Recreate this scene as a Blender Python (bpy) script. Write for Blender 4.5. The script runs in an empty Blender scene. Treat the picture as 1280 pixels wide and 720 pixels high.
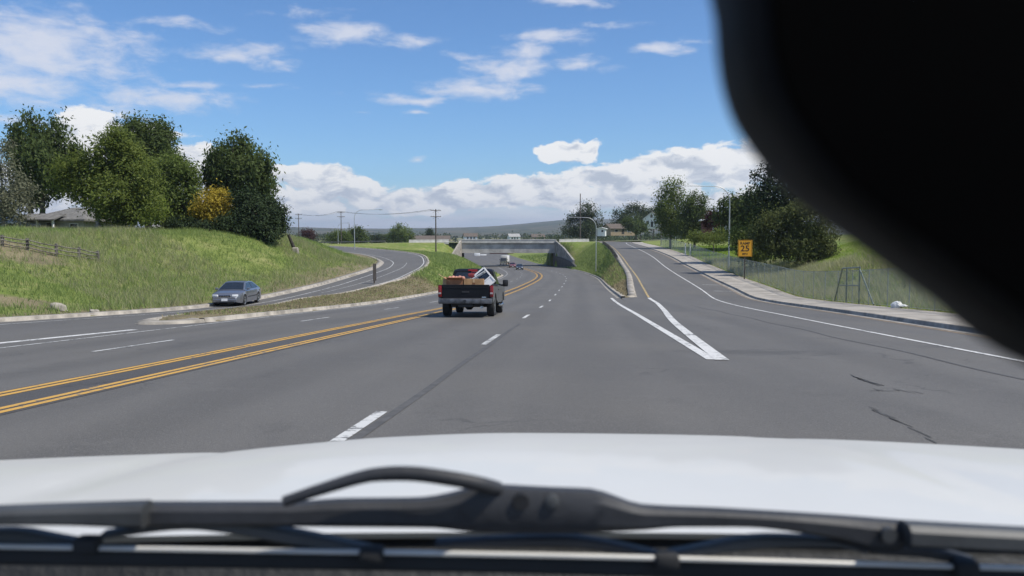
import bpy, bmesh, math, random
import numpy as np
from mathutils import Vector, Matrix

R = math.radians
scene = bpy.context.scene
COL = scene.collection

# ------------------------------------------------------------------ camera, sky, sun, exposure
CAM_H = 1.33
PITCH = R(3.54)
FOC = 1050.0
cam_d = bpy.data.cameras.new("camera")
cam = bpy.data.objects.new("camera", cam_d)
COL.objects.link(cam)
cam.location = (0, 0, CAM_H)
cam.rotation_euler = (math.pi / 2 - PITCH, 0, 0)
cam_d.sensor_width = 36
cam_d.lens = FOC / 1280 * 36
cam_d.clip_start = 0.02
cam_d.clip_end = 30000
cam_d.dof.use_dof = True
cam_d.dof.focus_distance = 32
cam_d.dof.aperture_fstop = 7.6
scene.camera = cam

SUN_AZ, SUN_EL = R(112), R(56)          # azimuth clockwise from the view direction
SKY_STRENGTH = 0.1
sun_d = bpy.data.lights.new("sun", 'SUN')
sun_d.energy = 3.8
sun_d.angle = R(0.55)
sun_d.color = (1.0, 0.945, 0.85)
sun = bpy.data.objects.new("sun", sun_d)
COL.objects.link(sun)
sdir = Vector((math.sin(SUN_AZ) * math.cos(SUN_EL), math.cos(SUN_AZ) * math.cos(SUN_EL), math.sin(SUN_EL)))
sun.rotation_euler = sdir.to_track_quat('Z', 'Y').to_euler()

vs = scene.view_settings
vs.view_transform = 'Standard'
vs.look = 'None'
vs.exposure = 0.4
vs.gamma = 1.0
vs.use_curve_mapping = False
scene.render.film_transparent = False


def pray(px, py):
    """world direction of a photo pixel (1280x720)"""
    u, v = (px - 640) / FOC, (py - 360) / FOC
    return (u, math.cos(PITCH) - v * math.sin(PITCH), -math.sin(PITCH) - v * math.cos(PITCH))


def at(px, py, Y):
    """point at forward distance Y seen at a photo pixel"""
    d = pray(px, py)
    t = Y / d[1]
    return Vector((d[0] * t, Y, CAM_H + d[2] * t))


# ---- world: Nishita sky with clouds laid out by direction
world = bpy.data.worlds.new("World")
scene.world = world
world.use_nodes = True


class NT:
    """small helper for building node trees"""
    def __init__(s, tree):
        s.t = tree
        s.n = tree.nodes
        s.l = tree.links

    def put(s, node, i, v):
        if isinstance(v, bpy.types.NodeSocket):
            s.l.new(v, node.inputs[i])
        elif v is not None:
            node.inputs[i].default_value = v

    def m(s, op, a=None, b=None, c=None, clamp=False):
        n = s.n.new('ShaderNodeMath'); n.operation = op; n.use_clamp = clamp
        for i, v in enumerate((a, b, c)):
            s.put(n, i, v)
        return n.outputs[0]

    def v(s, op, a=None, b=None, c=None, out=0):
        n = s.n.new('ShaderNodeVectorMath'); n.operation = op
        for i, x in enumerate((a, b, c)):
            if x is not None:
                s.put(n, i, x)
        return n.outputs[out]

    def noise(s, vec, scale, detail=4, rough=0.55, dist=0.0, out=0, dims='3D'):
        n = s.n.new('ShaderNodeTexNoise'); n.noise_dimensions = dims
        if vec is not None:
            s.l.new(vec, n.inputs['Vector'])
        n.inputs['Scale'].default_value = scale
        n.inputs['Detail'].default_value = detail
        n.inputs['Roughness'].default_value = rough
        n.inputs['Distortion'].default_value = dist
        return n.outputs[out]

    def smooth(s, val, lo, hi):
        n = s.n.new('ShaderNodeMapRange'); n.interpolation_type = 'SMOOTHSTEP'
        s.put(n, 0, val); s.put(n, 1, lo); s.put(n, 2, hi)
        return n.outputs[0]

    def lin(s, val, lo, hi, a=0.0, b=1.0):
        n = s.n.new('ShaderNodeMapRange')
        s.put(n, 0, val); s.put(n, 1, lo); s.put(n, 2, hi); s.put(n, 3, a); s.put(n, 4, b)
        return n.outputs[0]

    def mix(s, f, a, b, mode='MIX'):
        n = s.n.new('ShaderNodeMix'); n.data_type = 'RGBA'; n.blend_type = mode
        s.put(n, 0, f)
        for i, x in ((6, a), (7, b)):
            if isinstance(x, (tuple, list)):
                n.inputs[i].default_value = (*x[:3], 1)
            else:
                s.l.new(x, n.inputs[i])
        return n.outputs[2]

    def ramp(s, f, stops):
        n = s.n.new('ShaderNodeValToRGB')
        e = n.color_ramp.elements
        while len(e) < len(stops):
            e.new(0.5)
        for el, (p, c) in zip(e, stops):
            el.position = p
            el.color = (*c, 1) if len(c) == 3 else c
        s.put(n, 0, f)
        return n.outputs[0]


def build_world():
    T = NT(world.node_tree)
    T.n.clear()
    out = T.n.new('ShaderNodeOutputWorld')
    bg = T.n.new('ShaderNodeBackground')
    bg.inputs['Strength'].default_value = SKY_STRENGTH
    T.l.new(bg.outputs[0], out.inputs[0])
    sky = T.n.new('ShaderNodeTexSky')
    sky.sky_type = 'NISHITA'
    sky.sun_disc = False
    sky.sun_elevation = SUN_EL
    sky.sun_rotation = SUN_AZ
    sky.altitude = 300
    sky.air_density = 1.0
    sky.dust_density = 0.35
    sky.ozone_density = 2.2
    tc = T.n.new('ShaderNodeTexCoord')
    D = tc.outputs['Generated']
    sep = T.n.new('ShaderNodeSeparateXYZ'); T.l.new(D, sep.inputs[0])
    x, y, z = sep.outputs
    A = T.m('ARCTAN2', x, y)
    E = T.m('ARCSINE', z)
    comb = T.n.new('ShaderNodeCombineXYZ')
    T.l.new(T.m('MULTIPLY', A, 10.5), comb.inputs[0])
    T.l.new(T.m('MULTIPLY', E, 10.5), comb.inputs[1])
    V = comb.outputs[0]                    # 1 unit = 100 photo pixels
    SKYC = T.mix(1.0, sky.outputs[0], SKY_TINT, 'MULTIPLY')

    def blobs(vec, items):
        acc = None
        for (px, py, rx, ry, amp) in items:
            d = Vector(pray(px, py)).normalized()
            a, e = math.atan2(d.x, d.y) * 10.5, math.asin(d.z) * 10.5
            sx, sy = 100 / rx, 100 / ry
            q = T.v('MULTIPLY_ADD', vec, (sx, sy, 0), (-a * sx, -e * sy, 0))
            ln = T.v('LENGTH', q, out=1)
            f = T.m('MULTIPLY_ADD', ln, -amp, amp)
            acc = f if acc is None else T.m('MAXIMUM', acc, f)
        return acc

    # ---------- thin high cloud
    st = T.v('MULTIPLY', V, (0.75, 1.9, 1))
    wn = T.n.new('ShaderNodeTexNoise'); T.l.new(st, wn.inputs['Vector']); wn.inputs['Scale'].default_value = 1.6; wn.inputs['Detail'].default_value = 3
    warp = T.v('MULTIPLY_ADD', wn.outputs['Color'], (0.55, 0.3, 0), (-0.275, -0.15, 0))
    V1 = T.v('ADD', V, warp)
    F1 = blobs(V1, THIN)
    n1 = T.noise(st, 3.4, 7, 0.62, 0.25)
    d1 = T.m('ADD', T.m('MULTIPLY', T.m('MAXIMUM', F1, -0.35), 1.0), T.m('MULTIPLY_ADD', n1, 1.7, -0.85))
    far1 = T.smooth(T.m('ABSOLUTE', A), 0.62, 0.9)      # unseen rest of the sky, its cloud cover added for neutral fill light
    nfar = T.noise(T.v('MULTIPLY', D, (1, 1, 2.2)), 2.6, 6, 0.58)
    d1 = T.m('ADD', d1, T.m('MULTIPLY', far1, T.m('MULTIPLY_ADD', nfar, 3.0, -1.0)))
    a1 = T.m('MULTIPLY', T.smooth(d1, 0.0, 0.95), 0.8)
    up = T.smooth(E, 0.0, 0.04)
    a1 = T.m('MULTIPLY', a1, up)
    n1b = T.noise(st, 2.1, 4, 0.5)
    c1 = T.mix(n1b, (5.3, 5.6, 6.4), (6.6, 6.5, 6.8))
    # ---------- cumulus bank
    wn2 = T.n.new('ShaderNodeTexNoise'); T.l.new(V, wn2.inputs['Vector']); wn2.inputs['Scale'].default_value = 3.2; wn2.inputs['Detail'].default_value = 4
    warp2 = T.v('MULTIPLY_ADD', wn2.outputs['Color'], (0.36, 0.20, 0), (-0.18, -0.10, 0))
    V2 = T.v('ADD', V, warp2)
    F2 = blobs(V2, CUMULUS)
    sv = T.v('MULTIPLY', V2, (0.85, 2.0, 1))
    n2 = T.noise(sv, 2.7, 7, 0.55)
    n2u = T.noise(T.v('ADD', sv, (0.10, 0.24, 0)), 2.7, 7, 0.55)
    d2 = T.m('ADD', F2, T.m('MULTIPLY_ADD', n2, 1.1, -0.56))
    a2 = T.smooth(d2, 0.06, 0.2)
    rel = T.m('MULTIPLY', T.m('SUBTRACT', n2, n2u), 4.2)
    low = T.smooth(E, 0.02, 0.11)
    body = T.m('ADD', T.m('MULTIPLY_ADD', low, 0.42, 0.42), rel)
    edge = T.smooth(d2, 0.75, 0.1)
    body = T.m('ADD', body, T.m('MULTIPLY', edge, 0.18), clamp=True)
    c2 = T.ramp(body, [(0.0, CUM_DARK), (0.42, CUM_MID), (0.85, CUM_LIT)])
    # ---------- low layered haze cloud above the hills
    lv = T.v('MULTIPLY', V, (0.5, 3.2, 1))
    n3 = T.noise(lv, 1.7, 6, 0.58)
    top3 = T.smooth(T.m('MULTIPLY_ADD', n3, 0.05, E), 0.092, 0.045)
    a3 = T.m('MULTIPLY', top3, T.smooth(n3, 0.25, 0.55))
    c3 = T.mix(T.smooth(n3, 0.35, 0.68), (4.9, 5.4, 6.25), (6.2, 6.4, 6.8))
    c = T.mix(a3, SKYC, c3)
    c = T.mix(a1, c, c1)
    c = T.mix(a2, c, c2)
    T.l.new(c, bg.inputs['Color'])


SKY_TINT = (0.56, 0.79, 1.04)
CUM_DARK, CUM_MID, CUM_LIT = (3.9, 4.35, 5.1), (5.4, 5.7, 6.2), (7.2, 7.25, 7.3)
THIN = [(40, 62, 140, 56, 1.0), (150, 55, 70, 22, 0.7), (30, 110, 130, 30, 0.75), (205, 124, 95, 16, 0.95), (130, 132, 70, 10, 0.6),
        (300, 70, 70, 18, 0.85), (355, 80, 40, 8, 0.6), (430, 40, 70, 24, 0.9), (512, 54, 42, 14, 0.8),
        (520, 123, 90, 8, 0.85), (600, 112, 80, 18, 0.95), (640, 88, 70, 20, 0.9), (690, 48, 55, 14, 0.9), (720, 82, 50, 12, 0.7), (660, 66, 50, 14, 0.85),
        (515, 137, 20, 5, 0.7), (452, 141, 18, 5, 0.5), (715, 3, 60, 8, 0.9), (820, 60, 52, 8, 0.85), (870, 50, 24, 6, 0.5),
        (525, 198, 14, 6, 0.7), (230, 30, 60, 7, 0.55), (380, 15, 70, 7, 0.45), (590, 70, 60, 7, 0.5), (330, 108, 40, 6, 0.45), (760, 30, 50, 6, 0.45), (0, 148, 70, 8, 0.8), (250, 108, 50, 8, 0.6)]
CUMULUS = [(118, 170, 58, 36, 0.8), (150, 187, 80, 38, 0.8), (245, 207, 42, 26, 0.7), (230, 236, 90, 26, 0.65),
           (395, 222, 60, 22, 0.75), (430, 238, 70, 20, 0.75), (350, 252, 130, 22, 0.6), (520, 252, 110, 20, 0.6), (600, 244, 110, 22, 0.7), (680, 236, 100, 24, 0.7), (712, 189, 46, 19, 0.85),
           (790, 226, 130, 22, 0.75), (870, 213, 125, 27, 0.8), (960, 205, 105, 36, 0.8), (760, 248, 220, 20, 0.65), (1150, 200, 180, 60, 0.7), (30, 240, 150, 34, 0.6)]
build_world()

# ------------------------------------------------------------------ helpers
def tag(o, label=None, cat=None, group=None, kind=None):
    if label: o["label"] = label
    if cat: o["category"] = cat
    if group: o["group"] = group
    if kind: o["kind"] = kind
    return o


def empty(name, loc=(0, 0, 0), rz=0.0, label=None, cat=None, group=None):
    o = bpy.data.objects.new(name, None)
    COL.objects.link(o)
    o.location = loc
    o.rotation_euler = (0, 0, rz)
    o.empty_display_size = 0.2
    return tag(o, label, cat, group)


def kids(o):
    return [c for c in bpy.data.objects if c.parent == o]


def copy_tree(o, parent=None):
    c = o.copy()
    COL.objects.link(c)
    if parent is not None:
        c.parent = parent
    for ch in kids(o):
        copy_tree(ch, c)
    return c


class MB:
    """collects simple shapes into one mesh object"""
    def __init__(s):
        s.bm = bmesh.new()

    def box(s, c, size, rot=None, bevel=0.0, taper=None, seg=1):
        bm = bmesh.new()
        bmesh.ops.create_cube(bm, size=1.0)
        for v in bm.verts:
            v.co = Vector((v.co.x * size[0], v.co.y * size[1], v.co.z * size[2]))
            if taper and v.co.z > 0:
                v.co.x *= taper[0]; v.co.y *= taper[1]
        if bevel:
            bmesh.ops.bevel(bm, geom=bm.edges[:], offset=bevel, segments=seg, affect='EDGES', profile=0.5)
        M = Matrix.Translation(Vector(c))
        if rot is not None:
            M = M @ rot.to_4x4()
        bm.transform(M)
        s.join(bm)
        return s

    def join(s, bm):
        me = bpy.data.meshes.new("tmp")
        bm.to_mesh(me); bm.free()
        s.bm.from_mesh(me)
        bpy.data.meshes.remove(me)

    def face(s, pts):
        vs_ = [s.bm.verts.new(p) for p in pts]
        s.bm.faces.new(vs_)
        return s

    def prism(s, pts, axis, lo, hi, bevel=0.0, seg=1):
        """pts: 2-D outline; axis: 0/1/2 direction of extrusion; lo..hi along it"""
        def P(a, b, t):
            return {0: (t, a, b), 1: (a, t, b), 2: (a, b, t)}[axis]
        bm = bmesh.new()
        v0 = [bm.verts.new(P(a, b, lo)) for a, b in pts]
        v1 = [bm.verts.new(P(a, b, hi)) for a, b in pts]
        n = len(pts)
        bm.faces.new(v0); bm.faces.new(v1[::-1])
        for i in range(n):
            bm.faces.new((v0[i], v0[(i + 1) % n], v1[(i + 1) % n], v1[i]))
        bmesh.ops.recalc_face_normals(bm, faces=bm.faces[:])
        if bevel:
            bmesh.ops.bevel(bm, geom=bm.edges[:], offset=bevel, segments=seg, affect='EDGES', profile=0.5, clamp_overlap=True)
        s.join(bm)
        return s

    def tube(s, pts, r, n=8, cap=True):
        """tube along points; r a number or a list"""
        pts = [Vector(p) for p in pts]
        rs = r if isinstance(r, (list, tuple)) else [r] * len(pts)
        rings = []
        ref = None
        for i, p in enumerate(pts):
            t = (pts[min(i + 1, len(pts) - 1)] - pts[max(i - 1, 0)]).normalized()
            if ref is None:
                ref = Vector((0, 0, 1)) if abs(t.z) < 0.9 else Vector((1, 0, 0))
            a = t.cross(ref).normalized()
            b = a.cross(t).normalized()
            ref = b if abs(b.dot(t)) < 0.9 else ref
            rings.append([s.bm.verts.new(p + (a * math.cos(2 * math.pi * k / n) + b * math.sin(2 * math.pi * k / n)) * rs[i]) for k in range(n)])
        for r0, r1 in zip(rings, rings[1:]):
            for k in range(n):
                s.bm.faces.new((r0[k], r0[(k + 1) % n], r1[(k + 1) % n], r1[k]))
        if cap:
            s.bm.faces.new(rings[0][::-1]); s.bm.faces.new(rings[-1])
        return s

    def lathe(s, prof, c, axis=0, n=24):
        """prof: (radius, along) pairs, spun about an axis through c"""
        c = Vector(c)
        rings = []
        for r, t in prof:
            ring = []
            for k in range(n):
                a = 2 * math.pi * k / n
                u, w = r * math.cos(a), r * math.sin(a)
                p = {0: (t, u, w), 1: (u, t, w), 2: (u, w, t)}[axis]
                ring.append(s.bm.verts.new(c + Vector(p)))
            rings.append(ring)
        for r0, r1 in zip(rings, rings[1:]):
            for k in range(n):
                s.bm.faces.new((r0[k], r0[(k + 1) % n], r1[(k + 1) % n], r1[k]))
        s.bm.faces.new(rings[0][::-1]); s.bm.faces.new(rings[-1])
        return s

    def grid(s, rows):
        """rows: list of equal-length point lists"""
        vv = [[s.bm.verts.new(p) for p in row] for row in rows]
        for a, b in zip(vv, vv[1:]):
            for i in range(len(a) - 1):
                s.bm.faces.new((a[i], a[i + 1], b[i + 1], b[i]))
        return s

    def build(s, name, mat, parent=None, smooth=None, loc=None, fix=True):
        if fix:
            bmesh.ops.recalc_face_normals(s.bm, faces=s.bm.faces[:])
        me = bpy.data.meshes.new(name)
        s.bm.to_mesh(me); s.bm.free()
        if smooth is not None:
            me.shade_smooth()
            me.set_sharp_from_angle(angle=R(smooth))
        me.materials.append(mat)
        o = bpy.data.objects.new(name, me)
        COL.objects.link(o)
        if parent is not None:
            o.parent = parent
        if loc is not None:
            o.location = loc
        return o


def np_mesh(name, V, F, mat, parent=None, smooth=False, fattr=None):
    """mesh from numpy arrays: V (n,3), F (m,k)"""
    me = bpy.data.meshes.new(name)
    k = F.shape[1]
    me.vertices.add(len(V)); me.vertices.foreach_set('co', np.ascontiguousarray(V, dtype=np.float32).ravel())
    me.loops.add(F.size); me.loops.foreach_set('vertex_index', np.ascontiguousarray(F, dtype=np.int32).ravel())
    me.polygons.add(len(F))
    me.polygons.foreach_set('loop_start', np.arange(0, F.size, k, dtype=np.int32))
    me.polygons.foreach_set('loop_total', np.full(len(F), k, dtype=np.int32))
    me.update(calc_edges=True)
    if fattr is not None:
        for nm, arr in fattr.items():
            at_ = me.attributes.new(nm, 'FLOAT', 'FACE' if len(arr) == len(F) else 'POINT')
            at_.data.foreach_set('value', np.asarray(arr, dtype=np.float32))
    if smooth:
        me.shade_smooth()
    me.materials.append(mat)
    o = bpy.data.objects.new(name, me)
    COL.objects.link(o)
    if parent is not None:
        o.parent = parent
    return o


# ------------------------------------------------------------------ materials
MATS = {}


def mat(name, color, rough=0.6, metal=0.0, vary=0.12, scale=6.0, bump=0.0, bscale=40.0, coat=0.0, spec=0.5, col2=None, emit=None):
    """Principled with a noise-varied colour"""
    if name in MATS:
        return MATS[name]
    m = bpy.data.materials.new(name)
    m.use_nodes = True
    T = NT(m.node_tree)
    p = T.n['Principled BSDF']
    tc = T.n.new('ShaderNodeTexCoord')
    nz = T.noise(tc.outputs['Object'], scale, 5, 0.6)
    c2 = col2 or tuple(max(0, c * (1 - 2.2 * vary)) for c in color)
    c1 = color if col2 else tuple(min(1, c * (1 + vary)) for c in color)
    T.l.new(T.mix(T.smooth(nz, 0.3, 0.7), c1, c2), p.inputs['Base Color'])
    p.inputs['Roughness'].default_value = rough
    p.inputs['Metallic'].default_value = metal
    p.inputs['Specular IOR Level'].default_value = spec
    if coat:
        p.inputs['Coat Weight'].default_value = coat
        p.inputs['Coat Roughness'].default_value = 0.05
    if bump:
        b = T.n.new('ShaderNodeBump'); b.inputs['Strength'].default_value = bump
        b.inputs['Distance'].default_value = 0.02
        T.l.new(T.noise(tc.outputs['Object'], bscale, 4, 0.6), b.inputs['Height'])
        T.l.new(b.outputs[0], p.inputs['Normal'])
    MATS[name] = m
    return m


def asphalt(name, base, warm):
    m = bpy.data.materials.new(name); m.use_nodes = True
    T = NT(m.node_tree); p = T.n['Principled BSDF']
    g = T.n.new('ShaderNodeNewGeometry').outputs['Position']
    big = T.noise(T.v('MULTIPLY', g, (1, 0.12, 1)), 0.55, 5, 0.55)       # long streaks along the lanes
    pat = T.noise(g, 0.16, 4, 0.5)
    fine = T.noise(g, 55, 3, 0.7)
    vor = T.n.new('ShaderNodeTexVoronoi'); T.l.new(g, vor.inputs['Vector']); vor.inputs['Scale'].default_value = 85
    chips = T.smooth(vor.outputs['Color'], 0.70, 0.95)
    c = T.mix(T.smooth(big, 0.3, 0.72), tuple(b * 0.87 for b in base), tuple(b * 1.12 for b in base))
    c = T.mix(T.smooth(pat, 0.42, 0.7), c, warm)
    # oil-dark lane middles and paler wheel paths, broken up by noise
    la = T.n.new('ShaderNodeAttribute'); la.attribute_name = 'lane'
    u = la.outputs['Fac']
    for mid in (-1.95, 2.05, -6.1, -9.0, 6.9):
        q = T.m('ABSOLUTE', T.m('SUBTRACT', u, mid))
        oil = T.m('MULTIPLY', T.smooth(q, 0.62, 0.1), T.smooth(big, 0.30, 0.62))
        c = T.mix(T.m('MULTIPLY', oil, 0.30), c, tuple(b * 0.52 for b in base))
        trk = T.m('MULTIPLY', T.smooth(T.m('ABSOLUTE', T.m('SUBTRACT', q, 0.95)), 0.45, 0.1), 0.22)
        c = T.mix(trk, c, tuple(b * 1.28 for b in base))
    blot = T.smooth(T.noise(T.v('MULTIPLY', g, (1, 0.5, 1)), 0.9, 6, 0.68), 0.56, 0.74)
    c = T.mix(T.m('MULTIPLY', blot, 0.5), c, tuple(b * 0.6 for b in base))
    # old spill near the exit nose
    q = T.v('LENGTH', T.v('MULTIPLY', T.v('SUBTRACT', g, (4.4, 15.5, -0.82)), (0.42, 1.1, 0)), out=1)
    sp = T.m('MULTIPLY', T.smooth(T.m('ADD', q, T.m('MULTIPLY_ADD', T.noise(g, 1.6, 5, 0.7), 1.4, -0.7)), 0.9, 0.2), 0.5)
    c = T.mix(sp, c, tuple(b * 0.45 for b in base))
    # hairline crazing
    cv = T.n.new('ShaderNodeTexVoronoi'); cv.feature = 'DISTANCE_TO_EDGE'; cv.inputs['Scale'].default_value = 0.42
    wv = T.n.new('ShaderNodeTexNoise'); T.l.new(g, wv.inputs['Vector']); wv.inputs['Scale'].default_value = 1.1; wv.inputs['Detail'].default_value = 6
    T.l.new(T.v('MULTIPLY_ADD', wv.outputs['Color'], (1.6, 1.6, 0), g), cv.inputs['Vector'])
    crz = T.m('MULTIPLY', T.smooth(cv.outputs['Distance'], 0.012, 0.003), T.smooth(T.noise(g, 0.22, 3, 0.5), 0.52, 0.62))
    c = T.mix(T.m('MULTIPLY', crz, 0.55), c, tuple(b * 0.4 for b in base))
    pale = T.smooth(T.noise(g, 2.3, 5, 0.65), 0.55, 0.75)
    c = T.mix(T.m('MULTIPLY', pale, 0.5), c, tuple(b * 1.3 for b in base))
    c = T.mix(T.m('MULTIPLY', chips, 0.5), c, tuple(b * 2.1 for b in base))
    c = T.mix(T.m('MULTIPLY', T.smooth(fine, 0.52, 0.3), 0.55), c, tuple(b * 0.4 for b in base))
    T.l.new(c, p.inputs['Base Color'])
    p.inputs['Roughness'].default_value = 0.74
    p.inputs['Specular IOR Level'].default_value = 0.5
    b = T.n.new('ShaderNodeBump'); b.inputs['Strength'].default_value = 0.5; b.inputs['Distance'].default_value = 0.006
    T.l.new(vor.outputs['Distance'], b.inputs['Height']); T.l.new(b.outputs[0], p.inputs['Normal'])
    return m


def paint_mat(name, color, wear):
    """road paint, worn through in flecks"""
    m = bpy.data.materials.new(name); m.use_nodes = True
    T = NT(m.node_tree); p = T.n['Principled BSDF']
    g = T.n.new('ShaderNodeNewGeometry').outputs['Position']
    n = T.noise(g, 9, 6, 0.7); n2 = T.noise(g, 1.2, 3, 0.5)
    hole = T.smooth(T.m('ADD', n, T.m('MULTIPLY_ADD', n2, 0.5, -0.25)), 0.60 - wear, 0.72 - wear)
    c = T.mix(hole, color, (0.13, 0.13, 0.125))
    T.l.new(c, p.inputs['Base Color'])
    p.inputs['Roughness'].default_value = 0.75
    return m


def leaf_mat(name, dark, light, trans=0.25):
    m = bpy.data.materials.new(name); m.use_nodes = True
    T = NT(m.node_tree)
    T.n.remove(T.n['Principled BSDF'])
    a = T.n.new('ShaderNodeAttribute'); a.attribute_name = 'tint'
    oi = T.n.new('ShaderNodeObjectInfo')
    f = T.m('ADD', a.outputs['Fac'], T.m('MULTIPLY_ADD', oi.outputs['Random'], 0.2, -0.1), clamp=True)
    c = T.mix(f, dark, light)
    d = T.n.new('ShaderNodeBsdfDiffuse'); t = T.n.new('ShaderNodeBsdfTranslucent')
    g = T.n.new('ShaderNodeBsdfGlossy'); g.inputs['Roughness'].default_value = 0.6
    g.inputs['Color'].default_value = (0.5, 0.5, 0.5, 1)
    T.l.new(c, d.inputs['Color'])
    T.l.new(T.mix(0.5, c, light), t.inputs['Color'])
    mx = T.n.new('ShaderNodeMixShader'); mx.inputs[0].default_value = trans
    T.l.new(d.outputs[0], mx.inputs[1]); T.l.new(t.outputs[0], mx.inputs[2])
    m2 = T.n.new('ShaderNodeMixShader'); m2.inputs[0].default_value = 0.015
    T.l.new(mx.outputs[0], m2.inputs[1]); T.l.new(g.outputs[0], m2.inputs[2])
    T.l.new(m2.outputs[0], T.n['Material Output'].inputs[0])
    return m


M_ASPH = asphalt("asphalt", (0.109, 0.103, 0.0925), (0.119, 0.111, 0.0965))
M_ASPH_MED = asphalt("asphalt_dark", (0.070, 0.066, 0.062), (0.076, 0.068, 0.06))
M_WHITE = paint_mat("white_road_paint", (0.56, 0.555, 0.53), 0.075)
M_WHITE_OLD = paint_mat("worn_white_road_paint", (0.52, 0.52, 0.5), 0.1)
M_YELLOW = paint_mat("yellow_road_paint", (0.52, 0.30, 0.06), 0.06)
M_TAR = mat("tar", (0.062, 0.061, 0.06), 0.85, vary=0.25, scale=4)
M_CONC = mat("concrete", (0.345, 0.312, 0.262), 0.9, vary=0.2, scale=1.3, bump=0.25, bscale=30)
M_CONC_GREY = mat("grey_concrete", (0.37, 0.355, 0.32), 0.9, vary=0.16, scale=0.4, bump=0.2, bscale=10)
M_WALK = mat("sidewalk_concrete", (0.35, 0.32, 0.275), 0.9, vary=0.16, scale=0.8, bump=0.25, bscale=25)
M_PALECONC = mat("pale_concrete", (0.52, 0.50, 0.455), 0.9, vary=0.12, scale=0.6, bump=0.2, bscale=12)
M_DARKWALL = mat("dark_concrete", (0.085, 0.082, 0.074), 0.9, vary=0.25, scale=0.7, bump=0.3, bscale=6)
M_GALV = mat("galvanized_steel", (0.50, 0.52, 0.51), 0.45, 0.55, vary=0.08)
M_WOODP = mat("weathered_pole_wood", (0.105, 0.085, 0.068), 0.9, vary=0.25, scale=3, bump=0.3)
M_WOODF = mat("weathered_fence_wood", (0.165, 0.15, 0.128), 0.9, vary=0.3, scale=3, bump=0.4)
M_BARK = mat("bark", (0.12, 0.095, 0.072), 0.95, vary=0.3, scale=5, bump=0.6, bscale=12)
M_BARK_PALE = mat("pale_bark", (0.30, 0.275, 0.235), 0.95, vary=0.25, scale=4, bump=0.5, bscale=12)
M_BLACK = mat("black_plastic", (0.018, 0.018, 0.019), 0.5, vary=0.1)
M_RUBBER = mat("tyre_rubber", (0.022, 0.022, 0.022), 0.85, vary=0.15)
M_CHROME = mat("chrome", (0.62, 0.63, 0.65), 0.18, 1.0, vary=0.05)
M_GLASS = mat("dark_glass", (0.02, 0.024, 0.028), 0.06, vary=0.1, spec=0.8)
M_RED_LENS = mat("red_lens", (0.42, 0.02, 0.02), 0.2, vary=0.15, scale=30)
M_WHITE_LENS = mat("white_lens", (0.75, 0.76, 0.76), 0.15, vary=0.08, scale=30)
M_WHITEPAINT = mat("white_paint", (0.78, 0.78, 0.77), 0.5, vary=0.05)

# ------------------------------------------------------------------ road geometry (metres; y ahead, x right)
def pch(xs, ys):
    xs = np.array(xs, float); ys = np.array(ys, float)
    h = np.diff(xs); d = np.diff(ys) / h
    m = np.zeros_like(xs)
    m[0], m[-1] = d[0], d[-1]
    for i in range(1, len(xs) - 1):
        if d[i - 1] * d[i] > 0:
            w1, w2 = 2 * h[i] + h[i - 1], h[i] + 2 * h[i - 1]
            m[i] = (w1 + w2) / (w1 / d[i - 1] + w2 / d[i])

    def f(x):
        x = np.asarray(x, float)
        i = np.clip(np.searchsorted(xs, x) - 1, 0, len(xs) - 2)
        t = (x - xs[i]) / h[i]
        tc = np.clip(t, 0, 1)
        v = ys[i] * (1 + 2 * tc) * (1 - tc) ** 2 + m[i] * h[i] * tc * (1 - tc) ** 2 + ys[i + 1] * tc ** 2 * (3 - 2 * tc) + m[i + 1] * h[i] * tc ** 2 * (tc - 1)
        return v + np.where(t < 0, m[0] * (x - xs[0]), 0) + np.where(t > 1, m[-1] * (x - xs[-1]), 0)
    return f


def sst(x, a, b):
    t = np.clip((np.asarray(x, float) - a) / (b - a), 0, 1)
    return t * t * (3 - 2 * t)


dep_main = pch([-30, 0, 30, 55, 68, 80, 92, 104, 140, 170, 190, 220, 255, 300, 340, 500, 800, 1200],
               [-0.26, 1.33, 2.92, 4.23, 4.73, 5.16, 5.54, 5.88, 6.75, 7.45, 7.9, 8.5, 9.15, 9.5, 9.5, 8.4, 6.0, 4.6])
dep_left = pch([30, 51, 58, 70, 85, 96, 110, 120, 145, 170, 200, 255, 300], [3.2, 4.15, 4.22, 4.15, 3.95, 3.78, 3.6, 3.42, 3.1, 2.95, 2.8, 2.6, 2.5])
dep_right = pch([30, 48, 60, 70, 90, 108, 131, 165, 205, 255, 300], [2.92, 3.9, 4.32, 4.3, 4.22, 3.95, 3.2, 2.5, 2.05, 1.76, 1.6])


def cl(y):
    """x of the eastbound lane line"""
    y = np.asarray(y, float)
    q = np.clip(y - 115, 0, 75)
    r = np.clip(y - 190, 0, 140)
    base = -2.0 + 0.0815 * np.minimum(y, 190) - 0.00082 * q * q - 0.0415 * r - 0.00015 * r * r
    return base - np.where(y > 330, 0.0835 * (y - 330), 0)


u_left = pch([-30, 150, 180, 200, 220, 240, 258, 300, 900], [-11, -11, -13.5, -16.5, -18.4, -19.5, -20.6, -20.6, -19])
u_right = pch([-30, 142, 195, 230, 262, 300, 900], [4.9, 4.9, 6.2, 7.6, 7.2, 5.5, 5.0])


def z_main(x, y):
    u = np.asarray(x, float) - cl(y)
    return CAM_H - dep_main(y) - 0.02 * np.clip(-u - 4.8, 0, 16)


def z_lramp(x, y):
    w = sst(y, 36, 60)
    return z_main(x, y) * (1 - w) + (CAM_H - dep_left(y)) * w


def z_rramp(x, y):
    w = sst(y, 46, 68)
    return z_main(x, y) * (1 - w) + (CAM_H - dep_right(y)) * w


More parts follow.
